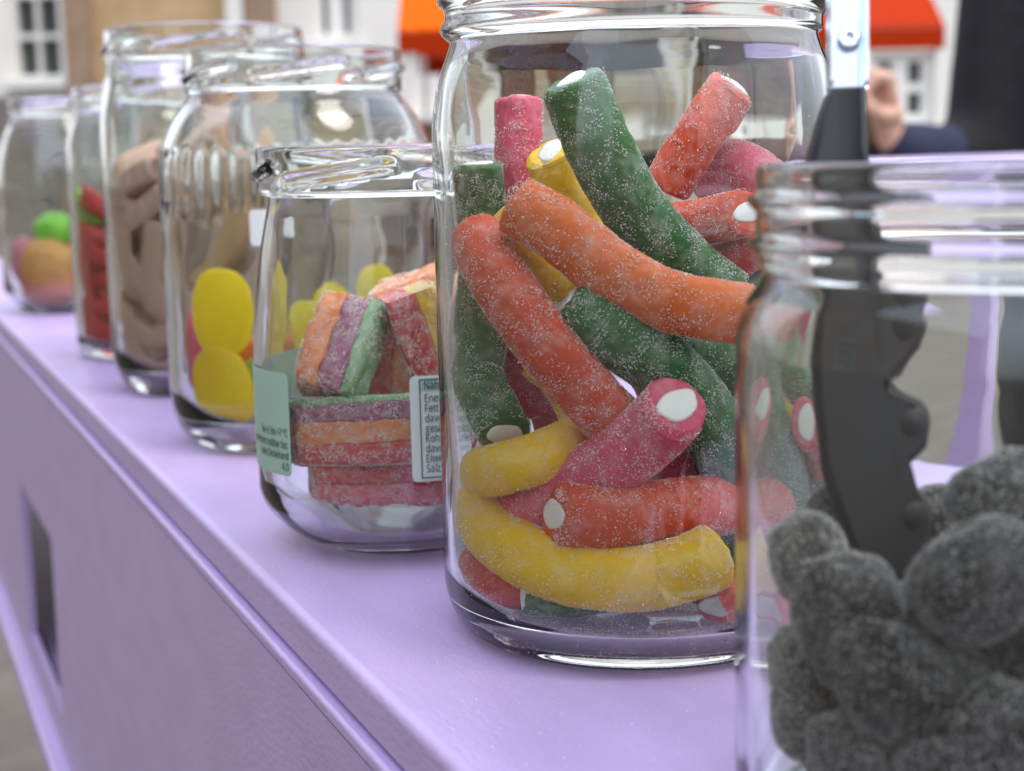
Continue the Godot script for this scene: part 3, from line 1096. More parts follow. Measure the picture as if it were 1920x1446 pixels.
# ---------------------------------------------------------------- the cart
func cart() -> void:
	var v0 := px(-281, 323)
	v0.y = 0
	var dir := v0.normalized()
	var right := Vector3(-dir.z, 0, dir.x)
	var edge := on_plane(500, 1091, TOP)
	var o := thing("market_cart", "lilac painted wooden market cart top with slotted front panel", "cart", Vector3(edge.x, 0, edge.z))
	o.basis = Basis(right, Vector3.UP, -dir)
	var far := -1.75
	var near := 0.42
	var W := 0.27
	var T := Transform3D(Basis(), Vector3(0, TOP, 0))
	part("top_board", rounded_bar(W, 0.0145, 0.0030, far, near, 8), M.lilac, o, T)
	# front panel stands a little proud, with a hand slot cut right through
	var slot_hi := on_panel(o, 62, 950).y - TOP
	var slot_lo := on_panel(o, 118, 1345).y - TOP
	var za := on_panel(o, 38, 918).z
	var zb := on_panel(o, 104, 1150).z
	var bottom := on_panel(o, 0, 1092).y - TOP
	part("edge_bead", rounded_bar(0.0135, 0.0042, 0.0014, far, near), M.lilac, o, Transform3D(Basis(), Vector3(-0.0024, TOP - 0.0147, 0)))
	var st := SurfaceTool.new()
	st.begin(Mesh.PRIMITIVE_TRIANGLES)
	for q in [[slot_hi, -0.0190, far, near], [bottom, slot_lo, far, near], [slot_lo, slot_hi, far, za], [slot_lo, slot_hi, zb, near]]:
		st.append_from(box(Vector3(-0.0020, TOP + q[0], q[2]), Vector3(0.003, TOP + q[1], q[3])), 0, Transform3D())
	part("front_panel", st.commit(), M.lilac, o)
	part("bottom_rail", rounded_bar(0.022, 0.016, 0.003, far, near), M.lilac, o, Transform3D(Basis(), Vector3(-0.012, TOP + bottom - 0.0005, 0)))
	part("back_panel", rounded_bar(0.012, -bottom - 0.016, 0.0016, far, near), M.lilac, o, Transform3D(Basis(), Vector3(W - 0.016, TOP - 0.015, 0)))
	part("bottom_board", rounded_bar(W - 0.032, 0.010, 0.001, far, near), M.lilac, o, Transform3D(Basis(), Vector3(0.0115, TOP + bottom + 0.0105, 0)))
	# cartons kept inside, seen through the slot
	var shelf := TOP + bottom + 0.0111
	for q in [[0.045, -0.02, 0.075, 0.10, "grey green carton inside the cart behind the hand slot", Color(0.22, 0.27, 0.25)], [0.052, -0.11, 0.06, 0.085, "white carton inside the cart behind the hand slot", Color(0.6, 0.6, 0.6)], [0.048, 0.075, 0.065, 0.055, "orange carton inside the cart behind the hand slot", Color(0.7, 0.25, 0.06)]]:
		var at := o.transform * Vector3(q[0], shelf, (za + zb) / 2 + q[1])
		var c2 := thing("carton", q[4], "carton", at, "cartons inside the cart")
		c2.basis = o.basis
		part("box", box(Vector3(0, 0, -0.04), Vector3(q[2], q[3], 0.04), 0.002), mat(q[5], 0.6), c2)
		part("flap", box(Vector3(0.002, q[3] + 0.0003, -0.038), Vector3(q[2] - 0.002, q[3] + 0.0015, -0.001), 0.0003), mat(q[5], 0.6), c2)
	for z in [far + 0.10, near - 0.06]:
		for x in [0.09, W - 0.06]:
			part("leg", box(Vector3(x, 0.0, z), Vector3(x + 0.04, TOP + bottom, z + 0.04), 0.003), M.lilac, o)
	# a second, taller stand of the same paint behind the jars
	var p1 := on_plane(1600, 297, TOP + EYE - 0.006)
	p1 = at_depth(1612, 296, 0.95)
	var p2 := at_depth(2300, 262, 1.75)
	var h := TOP + EYE - 0.006
	p1.y = 0
	p2.y = 0
	var r := thing("lilac_stand", "taller lilac stand with open front behind the licorice jar", "stand", Vector3(p1.x, 0, p1.z))
	var along := (p2 - p1).normalized()
	r.basis = Basis(along, Vector3.UP, along.cross(Vector3.UP))
	var len := p1.distance_to(p2)
	var tb := rounded_bar(0.06, 0.018, 0.003, 0, len)
	part("top_board", tb, M.lilac, r, Transform3D(Basis(Vector3(0, 0, -1), Vector3.UP, Vector3(1, 0, 0)), Vector3(0, h, 0)))
	for x in [0.26, len - 0.1]:
		for z in [-0.055]:
			part("leg", box(Vector3(x, 0, z), Vector3(x + 0.035, h - 0.0185, z + 0.035), 0.003), M.lilac, r)
	# crumbs of sugar on the paint
	var pts := PackedVector3Array()
	for k in 620:
		var q := on_plane(rng.randf_range(500, 1400), rng.randf_range(960, 1440), TOP)
		var l := o.transform.affine_inverse() * q
		if l.x > 0.006 and l.x < W - 0.01: pts.append(Vector3(q.x, TOP + 0.0002, q.z))
	var c := sugar("sugar_crumbs", pts, self, 0.00007, 0.0002)
	tag(c, "scattered sugar crumbs on the lilac cart top", "sugar", "", "stuff")

func on_panel(o: Node3D, x: float, y: float) -> Vector3:
	var e := o.transform.affine_inverse() * eye
	var d := o.basis.inverse() * px(x, y)
	return e + d * ((-0.002 - e.x) / d.x)

# ---------------------------------------------------------------- the jars and what is in them
func jar(called: String, label: String, d: Dictionary, seg: int, seed_: int) -> Node3D:
	d.at = on_plane(d.base[0], d.base[1], TOP)
	d.at.y = TOP + 0.0006
	var o := thing(called, label, "jar", d.at, "glass jars in a row on the cart")
	part("glass", jar_mesh(d, seg, seed_), M.glass, o)
	return o

func cam_turn(roll: float, pitch: float, yaw: float) -> Basis:
	return cam_basis * Basis(Vector3.BACK, deg_to_rad(roll)) * Basis(Vector3.UP, deg_to_rad(yaw)) * Basis(Vector3.RIGHT, deg_to_rad(pitch))

func spot(d: Dictionary, x: float, y: float, mm: float) -> Vector3:
	return at_depth(x, y, depth_of(d.at + Vector3(0, 0.06, 0)) - mm * 0.001)

func jars() -> void:
	var j1 := {base = [1904, 1562], R = 0.049, H = 0.1175, Rn = 0.0455, nh = 0.0195, sh = 0.006, Rc = 0.043, heel = 0.010, sf = 0.005, nf = 0.004, wall = 0.0027, floor = 0.0042, thread = "rings", rings = [0.0062, 0.0135]}
	var j2 := {base = [1196, 1160], R = 0.0502, H = 0.1630, Rn = 0.0462, nh = 0.0165, sh = 0.0125, Rc = 0.0400, heel = 0.0140, sf = 0.010, nf = 0.006, wall = 0.0026, floor = 0.0040, thread = "screw", pitch = 0.0068, lug0 = 0.6}
	var j3 := {base = [757, 1002], R = 0.0455, H = 0.1240, Rn = 0.0420, nh = 0.0160, sh = 0.033, under = 0.0034, Rc = 0.0275, heel = 0.026, belly = 0.031, sf = 0.024, nf = 0.006, wall = 0.0026, floor = 0.0048, thread = "lugs", lugs = 6, lug0 = -0.35}
	var j4 := {base = [579, 814], R = 0.0592, H = 0.1665, Rn = 0.0462, nh = 0.0190, sh = 0.0175, Rc = 0.046, heel = 0.022, sf = 0.014, nf = 0.006, wall = 0.0030, floor = 0.0050, thread = "lugs", lugs = 6, lug0 = 0.2, ribs = 44, rib_lo = 0.100, rib_hi = 0.126}
	var j5 := {base = [415, 720], R = 0.0570, H = 0.1900, Rn = 0.0520, nh = 0.0185, sh = 0.022, Rc = 0.045, heel = 0.022, sf = 0.014, nf = 0.008, wall = 0.0030, floor = 0.0050, thread = "lugs", lugs = 6, lug0 = 0.1, fine = 0.0012}
	var j6 := {base = [296, 660], R = 0.0500, H = 0.1690, Rn = 0.0440, nh = 0.0160, sh = 0.016, Rc = 0.044, heel = 0.010, sf = 0.010, nf = 0.006, wall = 0.0028, floor = 0.0060, thread = "lugs", lugs = 5, lug0 = 0.4, fine = 0.0014, step = 0.004}
	var j7 := {base = [130, 580], R = 0.0520, H = 0.1760, Rn = 0.0380, nh = 0.0160, sh = 0.030, Rc = 0.033, heel = 0.024, belly = 0.035, sf = 0.022, nf = 0.008, wall = 0.0028, floor = 0.0050, thread = "lugs", lugs = 5, lug0 = 0.0, fine = 0.0014, step = 0.004}
	jar("candy_jar", "low wide jar of dark licorice lumps with black tongs in it", j1, 200, 1)
	jar("candy_jar", "tall jar full of sugared tubes in green, yellow, pink and orange", j2, 288, 2)
	var n3 := jar("candy_jar", "small rounded jar with mint labels holding striped sour bricks", j3, 264, 3)
	var n4 := jar("candy_jar", "wide ribbed jar with yellow jelly discs at the bottom", j4, 264, 4)
	jar("candy_jar", "big jar of folded brown jelly strips", j5, 160, 5)
	jar("candy_jar", "jar of twisted red jelly strips beside the brown ones", j6, 120, 6)
	jar("candy_jar", "round bellied jar of orange and pink jelly balls at the end of the row", j7, 120, 7)
	labels(n3, j3)
	var face4 := atan2(eye.x - j4.at.x, eye.z - j4.at.z)
	var st := paper(j4, face4 + asin((490.0 - 572.0) / 245.0), 0.0865, 0.009, 0.0145, 0.0015, 0.0002, "paper_label", M.label_white, n4)
	st.set_meta("label", "white paper label on the ribbed jar")
	tubes(j2)
	bricks(j3)
	licorice(j1)
	jellies(j4, j5, j6, j7)
	tongs(j1)

func labels(o: Node3D, d: Dictionary) -> void:
	var face := atan2(eye.x - d.at.x, eye.z - d.at.z)
	var k := depth_of(d.at + Vector3(0, 0.05, 0)) / F           # metres in a pixel at the jar
	var right := face + asin((560.0 - 752.0) / (0.0455 / k))
	var w := 0.0455 * deg_to_rad(95.0)
	var y0 := 0.0262
	var a := paper(d, right - w / d.R, y0, w, 0.0312, 0.0018, 0.0001, "mint_label", M.label_mint, o)
	a.set_meta("label", "mint green paper label with storage instructions")
	var tx = right - 0.0010 / d.R
	lettering("Bei +2 bis +7 °C", d, tx, y0 + 0.0131, 0.0021, 0.70, true, a)
	lettering("mindestens haltbar bis:", d, tx, y0 + 0.0095, 0.0021, 0.70, true, a)
	lettering("siehe Deckelrand", d, tx, y0 + 0.0062, 0.0021, 0.70, true, a)
	lettering("4.0", d, tx, y0 + 0.0028, 0.0017, 0.8, true, a)
	var left := face + asin((770.0 - 752.0) / (0.0455 / k))
	var wb := 0.042
	var yb := 0.0262
	var b := paper(d, left, yb, wb, 0.0312, 0.0014, 0.0001, "nutrition_label", M.label_pale, o)
	b.set_meta("label", "pale label with a ruled nutrition table")
	paper(d, left + 0.0031 / d.R, yb + 0.0267, wb - 0.0055, 0.0033, 0.0002, 0.00024, "header_band", M.label_mint, b)
	# ruled frame
	for q in [[0.0027, 0.0010, wb - 0.0052, 0.0003], [0.0027, 0.0300, wb - 0.0052, 0.0003], [0.0027, 0.0010, 0.0003, 0.0293], [wb - 0.0028, 0.0010, 0.0003, 0.0293]]:
		paper(d, left + q[0] / d.R, yb + q[1], q[2], q[3], 0.00005, 0.0004, "rule", M.ink, b)
	var lines := ["Nährwerte", "Energie", "Fett", "davon gesättigte", "gesättigte Fettsäuren", "Kohlenhydrate", "davon Zucker", "Eiweiß", "Salz"]
	for i in lines.size():
		lettering(lines[i], d, left + 0.0042 / d.R, yb + 0.0284 - i * 0.00297 - (0.0008 if i else 0.0), 0.0023, 0.78, false, b, 0.0006)

func tubes(j: Dictionary) -> void:
	var L := func(hue: String, text: String) -> String: return "%s sugared tube %s" % [hue, text]
	tube("green", 0.0081, [[1072, 158, 22], [1128, 285, 20], [1195, 400, 15], [1285, 500, 7], [1365, 560, 2]], j, L.call("thick green", "standing highest with its cut end near the jar neck"), 0.95, 0.22)
	tube("orange", 0.0074, [[968, 385, 25], [1050, 432, 30], [1150, 512, 33], [1260, 566, 32], [1400, 590, 26]], j, L.call("pale orange", "lying across the middle below the tallest green tube"), 0.95, 0.25)
	tube("red_orange", 0.0073, [[888, 448, 14], [950, 540, 28], [1030, 650, 33], [1110, 745, 28], [1180, 815, 20]], j, L.call("red orange", "slanting down from the left glass to the pink tube"), 1.0, -0.1)
	tube("green", 0.0066, [[892, 310, 4], [886, 400, -2], [882, 550, -2], [895, 690, 2], [950, 812, 14]], j, L.call("dark green", "standing upright against the left side of the glass"), 1.3, -0.35, 0.3)
	tube("green", 0.0081, [[1070, 562, 29], [1150, 620, 30], [1250, 695, 22], [1335, 800, 16], [1385, 920, 10], [1400, 1060, 4]], j, L.call("frosted green", "curving down to the right behind the pink cut end"), 1.2, 0.2)
	tube("pink", 0.0079, [[1266, 762, 38], [1215, 815, 33], [1130, 880, 26], [1020, 940, 14], [945, 985, 4]], j, L.call("bright pink", "showing its oval white filling to the front"), 1.0, 0.6)
	tube("red_orange", 0.0077, [[1045, 965, 30], [1150, 968, 30], [1280, 952, 22], [1390, 940, 8]], j, L.call("deep orange", "lying level just above the yellow bow"), 1.0, 0.55)
	tube("yellow", 0.0077, [[876, 948, 16], [922, 1028, 27], [1035, 1085, 36], [1180, 1098, 38], [1285, 1072, 36], [1340, 1040, 31]], j, L.call("big yellow", "bent like a bow along the front of the jar floor"), 0.85, 0.0, -0.1)
	tube("yellow", 0.0064, [[860, 895, 8], [940, 880, 20], [1030, 850, 22], [1095, 805, 10], [1065, 725, 2], [1010, 670, 0]], j, L.call("golden yellow", "with a cut end at the left glass and a hook upward"), 0.6, 0.4)
	tube("pink", 0.0067, [[968, 195, -14], [968, 300, -14], [978, 430, -18]], j, L.call("raspberry pink", "standing at the back left near the neck"), 1.0)
	tube("yellow", 0.0066, [[1032, 288, 2], [1062, 360, 0], [1105, 450, -4]], j, L.call("short yellow", "half hidden behind the tallest green tube"), 0.4, 0.5)
	tube("yellow", 0.0056, [[950, 395, 10], [1005, 480, 10], [1062, 545, 10]], j, L.call("thin yellow", "wedged between the two orange tubes"), 0.4)
	tube("red_orange", 0.0064, [[1378, 172, -10], [1310, 255, -10], [1250, 350, -14]], j, L.call("salmon red", "leaning up to the right near the neck"), 0.9, 0.35)
	tube("pink", 0.0068, [[1305, 335, -24], [1380, 305, -20], [1450, 360, -14], [1440, 460, -12]], j, L.call("pale pink", "arched at the back right of the jar"), 1.2)
	tube("red_orange", 0.0061, [[1240, 425, -4], [1320, 414, 0], [1400, 398, 8]], j, L.call("short orange", "with its white end pointing to the right glass"), 1.0, 0.0, 0.6)
	tube("red", 0.0063, [[1310, 520, -10], [1400, 470, -4], [1470, 410, 0]], j, L.call("red", "at the right glass above the orange one"), 0.7)
	tube("green", 0.0070, [[1210, 630, 2], [1320, 665, 4], [1430, 715, 6], [1490, 770, 6]], j, L.call("mid green", "lying behind the frosted green one"), 1.2)
	tube("magenta", 0.0062, [[1270, 628, -14], [1360, 640, -14], [1450, 650, -12]], j, L.call("magenta", "peeping out under the pale orange one at right"), 0.6)
	tube("magenta", 0.0063, [[966, 590, -10], [972, 680, -10], [990, 775, -12]], j, L.call("dark magenta", "in the gap right of the upright green one"), 0.8)
	tube("pink", 0.0068, [[1190, 905, 4], [1300, 880, 4], [1420, 850, 4]], j, L.call("dusky pink", "in the shade under the bright pink one"), 0.9)
	tube("green", 0.0066, [[985, 1138, 26], [1080, 1130, 16], [1190, 1110, 2]], j, L.call("small green", "on the jar floor under the yellow bow"), 1.0)
	tube("red", 0.0066, [[868, 1055, 4], [905, 1092, 14], [965, 1118, 10], [1040, 1100, -6]], j, L.call("crimson", "on the jar floor at the left glass"), 0.5)
	tube("red_orange", 0.0064, [[1345, 1158, 34], [1395, 1120, 28], [1460, 1070, 16]], j, L.call("orange", "on the jar floor with its white end forward"), 0.9, 0.7)
	tube("pink", 0.0066, [[925, 960, -6], [1010, 1010, -8], [1120, 1040, -8]], j, L.call("rose pink", "behind the deep orange one at left"), 0.9)
	# right part, seen through the licorice jar
	tube("pink", 0.0066, [[1452, 790, 24], [1500, 830, 8], [1520, 920, -4]], j, L.call("pink", "with its white end towards the licorice jar"), 0.9, 0.8)
	tube("green", 0.0074, [[1495, 700, 4], [1500, 830, 0], [1470, 980, 2], [1430, 1080, 2]], j, L.call("bottle green", "standing at the right glass behind the licorice jar"), 0.9)
	tube("yellow", 0.0066, [[1480, 1020, 16], [1490, 1090, 8], [1420, 1130, -8]], j, L.call("lemon yellow", "low at the right glass behind the licorice jar"), 0.6)
	# the far side of the heap
	for q in [["green", [[1080, 700, -24], [1130, 800, -26], [1150, 920, -24]], "dull green", "deep at the back behind the pink one"], ["orange", [[1180, 600, -26], [1250, 760, -28], [1280, 900, -24]], "dull orange", "deep at the back of the heap"],
			["yellow", [[1330, 700, -22], [1380, 820, -22], [1370, 960, -20]], "dull yellow", "deep at the back right of the heap"], ["magenta", [[900, 820, -18], [1000, 900, -26], [1100, 980, -26]], "wine red", "low at the back left"],
			["green", [[1100, 520, -20], [1180, 580, -22], [1290, 600, -26]], "shaded green", "behind the pale orange one"], ["red_orange", [[1180, 1060, -24], [1290, 1040, -26], [1390, 1060, -20]], "brownish orange", "on the floor at the back"], ["pink", [[1060, 600, -18], [1030, 720, -18], [1060, 850, -18]], "shaded pink", "behind the red orange one"]]:
		tube(q[0], 0.0068, q[1], j, L.call(q[2], q[3]), 0.5)
	# loose sugar on the jar floor
	var pts := PackedVector3Array()
	var bend: float = j.heel - j.wall * 0.6
	var flat_r: float = j.R - j.wall - bend
	for k in 9000:
		var a := rng.randf() * TAU
		var r: float = (j.R - 0.0062) * pow(rng.randf(), 0.42)
		var rise: float = bend - sqrt(maxf(0.0, bend * bend - pow(maxf(0.0, r - flat_r), 2.0)))
		pts.append(j.at + Vector3(cos(a) * r, j.floor + 0.0010 * maxf(0.0, 1 - r / flat_r) + rise + 0.0003 + 0.0007 * rng.randf() * rng.randf(), sin(a) * r))
	for k in 1500:
		var a := rng.randf() * TAU
		var y: float = 0.012 + 0.118 * rng.randf()
		var r: float = j.R - j.wall - 0.00028
		if noise.get_noise_3d(cos(a) * 3.0, y * 60.0, sin(a) * 3.0) + 0.35 > rng.randf(): pts.append(j.at + Vector3(cos(a) * r, y, sin(a) * r))
	var s := sugar("loose_sugar", pts, self, 0.0001, 0.00032)
	tag(s, "loose sugar on the floor of the tall tube jar", "sugar", "", "stuff")

func bricks(j: Dictionary) -> void:
	var OR := Color(0.80, 0.22, 0.05)
	var PU := Color(0.34, 0.07, 0.16)
	var GR := Color(0.16, 0.36, 0.12)
	var RE := Color(0.66, 0.06, 0.06)
	var YE := Color(0.86, 0.50, 0.03)
	var PI_ := Color(0.72, 0.12, 0.16)
	var g := "striped bricks in the small jar"
	var place := func(x: float, y: float, mm: float, rr: float) -> Vector3: return in_jar(spot(j, x, y, mm), j.at, j, rr)
	# local y is the stacking direction, x the long side
	brick(place.call(642, 655, 20, 0.014), cam_turn(72, -18, 22), Vector3(0.031, 0.0205, 0.013), [[0.2, GR], [0.38, PU], [0.42, OR]], "tilted brick striped orange, purple and green, leaning on the level one", g, j)
	brick(place.call(672, 808, 26, 0.012), cam_turn(2, 0, -4), Vector3(0.046, 0.0205, 0.016), [[0.30, RE], [0.34, OR], [0.26, PU], [0.1, GR]], "level brick striped red, orange and purple with a green top", g, j)
	brick(place.call(720, 915, 24, 0.013), cam_turn(-1, 0, 6), Vector3(0.046, 0.0165, 0.017), [[0.5, PI_], [0.35, RE], [0.15, YE]], "pink brick with a thin yellow top lying on the jar floor", g, j)
	brick(place.call(790, 625, 12, 0.012), cam_turn(-72, -14, 18), Vector3(0.028, 0.017, 0.013), [[0.55, RE], [0.45, YE]], "upright red and yellow brick beside the tall jar", g, j)
	brick(place.call(735, 695, 2, 0.012), cam_turn(-100, 10, 30), Vector3(0.026, 0.016, 0.012), [[0.6, RE], [0.4, OR]], "small red brick in the shade behind the tilted one", g, j)
	brick(place.call(790, 560, -10, 0.012), cam_turn(14, 20, -20), Vector3(0.030, 0.015, 0.014), [[0.4, PU], [0.6, OR]], "orange and purple brick lying on top at the back", g, j)
	brick(place.call(660, 760, -14, 0.012), cam_turn(10, 5, 40), Vector3(0.032, 0.017, 0.014), [[0.5, OR], [0.5, GR]], "orange and green brick low at the back", g, j)
	brick(place.call(860, 800, 6, 0.012), cam_turn(-20, 5, -30), Vector3(0.034, 0.018, 0.014), [[0.4, RE], [0.4, OR], [0.2, PU]], "red and orange brick behind the nutrition table", g, j)
	brick(place.call(850, 900, -6, 0.012), cam_turn(6, 0, 50), Vector3(0.032, 0.018, 0.014), [[0.5, PI_], [0.5, YE]], "pink and yellow brick at the far right of the jar floor", g, j)

func licorice(j: Dictionary) -> void:
	var g := "sugared licorice lumps"
	var dark := Color(0.005, 0.0045, 0.0045)
	var grit := Color(0.075, 0.073, 0.073)
	var k := 0
	for q in [
		[1560, 1185, 26, 125, 112, 100, 10, "round lump at the left glass under the tongs"], [1690, 1345, 36, 215, 118, 110, -18, "biggest long lump lying in front"], [1840, 1085, 26, 130, 105, 100, 35, "lump leaning right of the tongs"],
		[1875, 930, 14, 100, 80, 90, 28, "topmost lump at the right"], [1500, 1040, 6, 90, 75, 80, 30, "small lump behind the tongs at left"], [1470, 1420, 20, 95, 80, 90, 0, "lump low at the left glass"], [1462, 1290, 14, 80, 70, 80, 20, "small lump at the left glass under the round one"],
		[1905, 1400, 34, 130, 110, 100, -30, "lump in front at the right"], [1640, 1200, 8, 120, 95, 90, 40, "lump below the tip of the tongs"], [1770, 1180, 6, 110, 90, 90, -20, "lump in the shaded middle"], [1990, 1200, 20, 130, 110, 100, 15, "lump beyond the frame's right edge, touching the glass"],
		[1600, 1010, -14, 110, 85, 90, -30, "lump at the back behind the tongs"], [1760, 1000, -20, 110, 90, 90, 10, "lump at the back of the heap"], [1580, 1470, 30, 120, 80, 100, 5, "flat lump on the jar floor in front"], [1790, 1480, 34, 120, 80, 100, 5, "wide lump on the jar floor in front"], [1900, 1500, 0, 120, 90, 100, 5, "lump on the jar floor in the middle"], [1620, 1380, 0, 120, 90, 100, 45, "lump low in the middle of the heap"], [1850, 1280, -6, 120, 90, 100, 45, "lump hidden in the middle of the heap"]]:
		var at := spot(j, q[0], q[1], q[2])
		var m := depth_of(at) / F
		var size: Vector3 = Vector3(q[3], q[4], q[5]) * m * 0.98
		at = in_jar(at, j.at, j, minf(size.x, size.y) * 0.8)
		blob("licorice_lump", "sugar dusted dark licorice: " + q[7], g, at, size, cam_turn(q[6], rng.randf_range(-20, 20), rng.randf_range(-20, 20)), M.licorice, 0.03, 4200, 2.6, dark, grit, j)
		k += 1

func jellies(j4: Dictionary, j5: Dictionary, j6: Dictionary, j7: Dictionary) -> void:
	# jar 4: fruit discs
	var g := "jelly discs in the ribbed jar"
	for q in [
		[418, 586, 30, 62, 84, 22, 0, "big oval yellow disc standing against the glass", "yellow_jelly"], [408, 742, 40, 70, 88, 19, 10, "lower yellow disc with the glass ripples over it", "yellow_jelly"],
		[476, 668, 10, 40, 36, 24, 20, "orange disc behind the yellow ones", "orange_jelly"], [482, 712, 16, 36, 44, 20, -25, "olive green disc beside the small jar", "green_jelly"], [362, 640, 6, 28, 60, 26, 0, "pink disc at the left glass", "pink_jelly"],
		[540, 625, 20, 58, 50, 24, 30, "yellow disc seen through the small jar at left", "yellow_jelly"], [600, 590, 14, 56, 48, 24, -10, "pale yellow disc seen through the small jar", "yellow_jelly"], [700, 555, 10, 46, 42, 24, 15, "topmost yellow disc seen through the small jar", "yellow_jelly"],
		[640, 680, 10, 60, 50, 26, 5, "yellow disc low behind the striped bricks", "yellow_jelly"], [560, 740, 24, 60, 50, 26, -15, "orange disc on the floor of the ribbed jar", "orange_jelly"], [700, 700, 4, 60, 60, 26, 40, "green disc at the back of the ribbed jar", "green_jelly"], [470, 775, 20, 46, 34, 24, 6, "lemon disc flat on the jar floor", "yellow_jelly"], [390, 700, 12, 40, 40, 24, 6, "small pink disc under the yellow ones", "pink_jelly"]]:
		var at := spot(j4, q[0], q[1], q[2])
		var m := depth_of(at) / F
		at = in_jar(at, j4.at, j4, q[5] * m * 1.25, q[4] * m * 0.8)
		blob("jelly_disc", q[7], g, at, Vector3(q[3], q[4], q[5]) * m, cam_turn(q[6], rng.randf_range(-12, 12), rng.randf_range(-20, 20)), M[q[8]], 0.012, 0, 2.25, Color(-1, 0, 0), Color(0, 0, 0), j4)
	# jar 5: brown strips
	g = "folded brown strips"
	for q in [[275, 375, 26, -60, 20, 0, 3.4, "brown_jelly", "upper brown strip folded into a wide fan"], [250, 475, 26, 12, 30, 20, 2.6, "brown_jelly", "brown strip lying level in the middle"], [290, 570, 30, 55, 0, -20, 3.0, "brown_jelly", "brown strip folded over at the left glass"],
			[280, 660, 28, -10, 20, 10, 2.6, "brown_jelly", "lowest brown strip on the jar floor"], [415, 410, 30, 85, 0, 10, 1.2, "amber_jelly", "amber strip upright behind the ribbed jar"], [440, 510, 26, -30, 10, 0, 2.8, "brown_jelly", "brown strip crossing behind the yellow disc"], [480, 430, 10, 40, 10, 0, 3.0, "brown_jelly", "brown strip at the right glass"],
			[380, 600, 10, 20, 0, 30, 2.8, "brown_jelly", "brown strip in the middle of the heap"], [460, 640, 20, -50, 0, 0, 2.6, "brown_jelly", "brown strip low at the right"], [380, 450, -10, 70, 0, 30, 2.4, "brown_jelly", "brown strip standing at the back"], [500, 560, 0, 10, 0, 50, 2.4, "brown_jelly", "brown strip at the back right"],
			[250, 390, 10, 30, 10, 40, 2.2, "brown_jelly", "brown strip high at the left glass"], [330, 340, 16, 10, 20, -30, 2.6, "brown_jelly", "topmost brown strip in the big jar"], [430, 350, 16, -20, 10, 20, 2.4, "brown_jelly", "brown strip just under the ribs of the nearer jar"], [510, 380, 14, 60, 0, 10, 2.6, "amber_jelly", "amber strip high at the right glass"],
			[240, 610, 16, 80, 10, 0, 2.2, "brown_jelly", "brown strip standing at the left glass"], [340, 540, 30, -40, 0, 10, 2.0, "brown_jelly", "brown strip slanting in front"], [330, 690, 26, 15, 0, -10, 2.2, "brown_jelly", "brown strip flat on the floor in front"], [450, 580, 34, 25, 0, 0, 2.0, "brown_jelly", "brown strip pressed to the front glass"], [520, 650, 10, -15, 0, 0, 2.2, "brown_jelly", "brown strip on the floor at the right"]]:
		var at := in_jar(spot(j5, q[0], q[1], q[2]), j5.at, j5, 0.017)
		belt("jelly_strip", q[8], g, at, cam_turn(q[3], q[4], q[5]), 0.092, 0.048, 0.0145, q[6], 0.6, M[q[7]], j5)
	# jar 6: red strips and a green one
	g = "twisted red strips"
	for q in [[180, 420, 24, 70, 10, 10, 2.8, "red_jelly", "topmost red strip curling upward"], [180, 500, 28, -60, 20, 0, 2.6, "red_jelly", "red strip slanting across the left glass"], [185, 590, 28, 40, 0, 0, 2.8, "red_jelly", "red strip folded in the middle"], [190, 640, 26, 5, 10, 0, 2.4, "red_jelly", "red strip on the jar floor"],
			[290, 480, 10, 80, 0, 20, 2.8, "red_jelly", "red strip behind the brown jar"], [310, 590, 10, -30, 0, 20, 2.8, "red_jelly", "red strip low behind the brown jar"], [210, 450, 22, 30, 0, 0, 2.2, "red_jelly", "red strip pressed to the glass high up"], [200, 545, 26, -20, 10, 10, 2.0, "red_jelly", "red strip bulging at the front"], [240, 630, 20, 30, 0, 0, 2.0, "red_jelly", "red strip low beside the floor one"], [195, 380, 4, 20, 10, 0, 2.0, "leaf_jelly", "green strip sticking up among the red ones"]]:
		var at := in_jar(spot(j6, q[0], q[1], q[2]), j6.at, j6, 0.014)
		belt("jelly_strip", q[8], g, at, cam_turn(q[3], q[4], q[5]), 0.070, 0.036, 0.0125, q[6], 0.8, M[q[7]], j6)
	# jar 7: balls
	g = "jelly balls in the bellied jar"
	for q in [[92, 498, 26, 52, 52, 50, "peach_jelly", "big peach coloured ball at the front"], [45, 490, 14, 26, 48, 30, "rose_jelly", "rose pink ball at the left glass"], [105, 432, 10, 40, 34, 40, "leaf_jelly", "green ball on top of the peach one"], [90, 565, 30, 56, 26, 40, "salmon_jelly", "salmon ball on the jar floor"],
			[160, 520, 10, 46, 46, 46, "peach_jelly", "peach ball behind the red jar"], [150, 450, -4, 44, 40, 44, "rose_jelly", "pink ball at the back"], [170, 570, 0, 44, 34, 44, "salmon_jelly", "salmon ball low at the back"]]:
		var at := spot(j7, q[0], q[1], q[2])
		var m := depth_of(at) / F
		at = in_jar(at, j7.at, j7, minf(q[3], q[4]) * m * 0.95)
		blob("jelly_ball", q[7], g, at, Vector3(q[3], q[4], q[5]) * m, cam_turn(0, 0, 0), M[q[6]], 0.04, 0, 2.0, Color(-1, 0, 0), Color(0, 0, 0), j7)

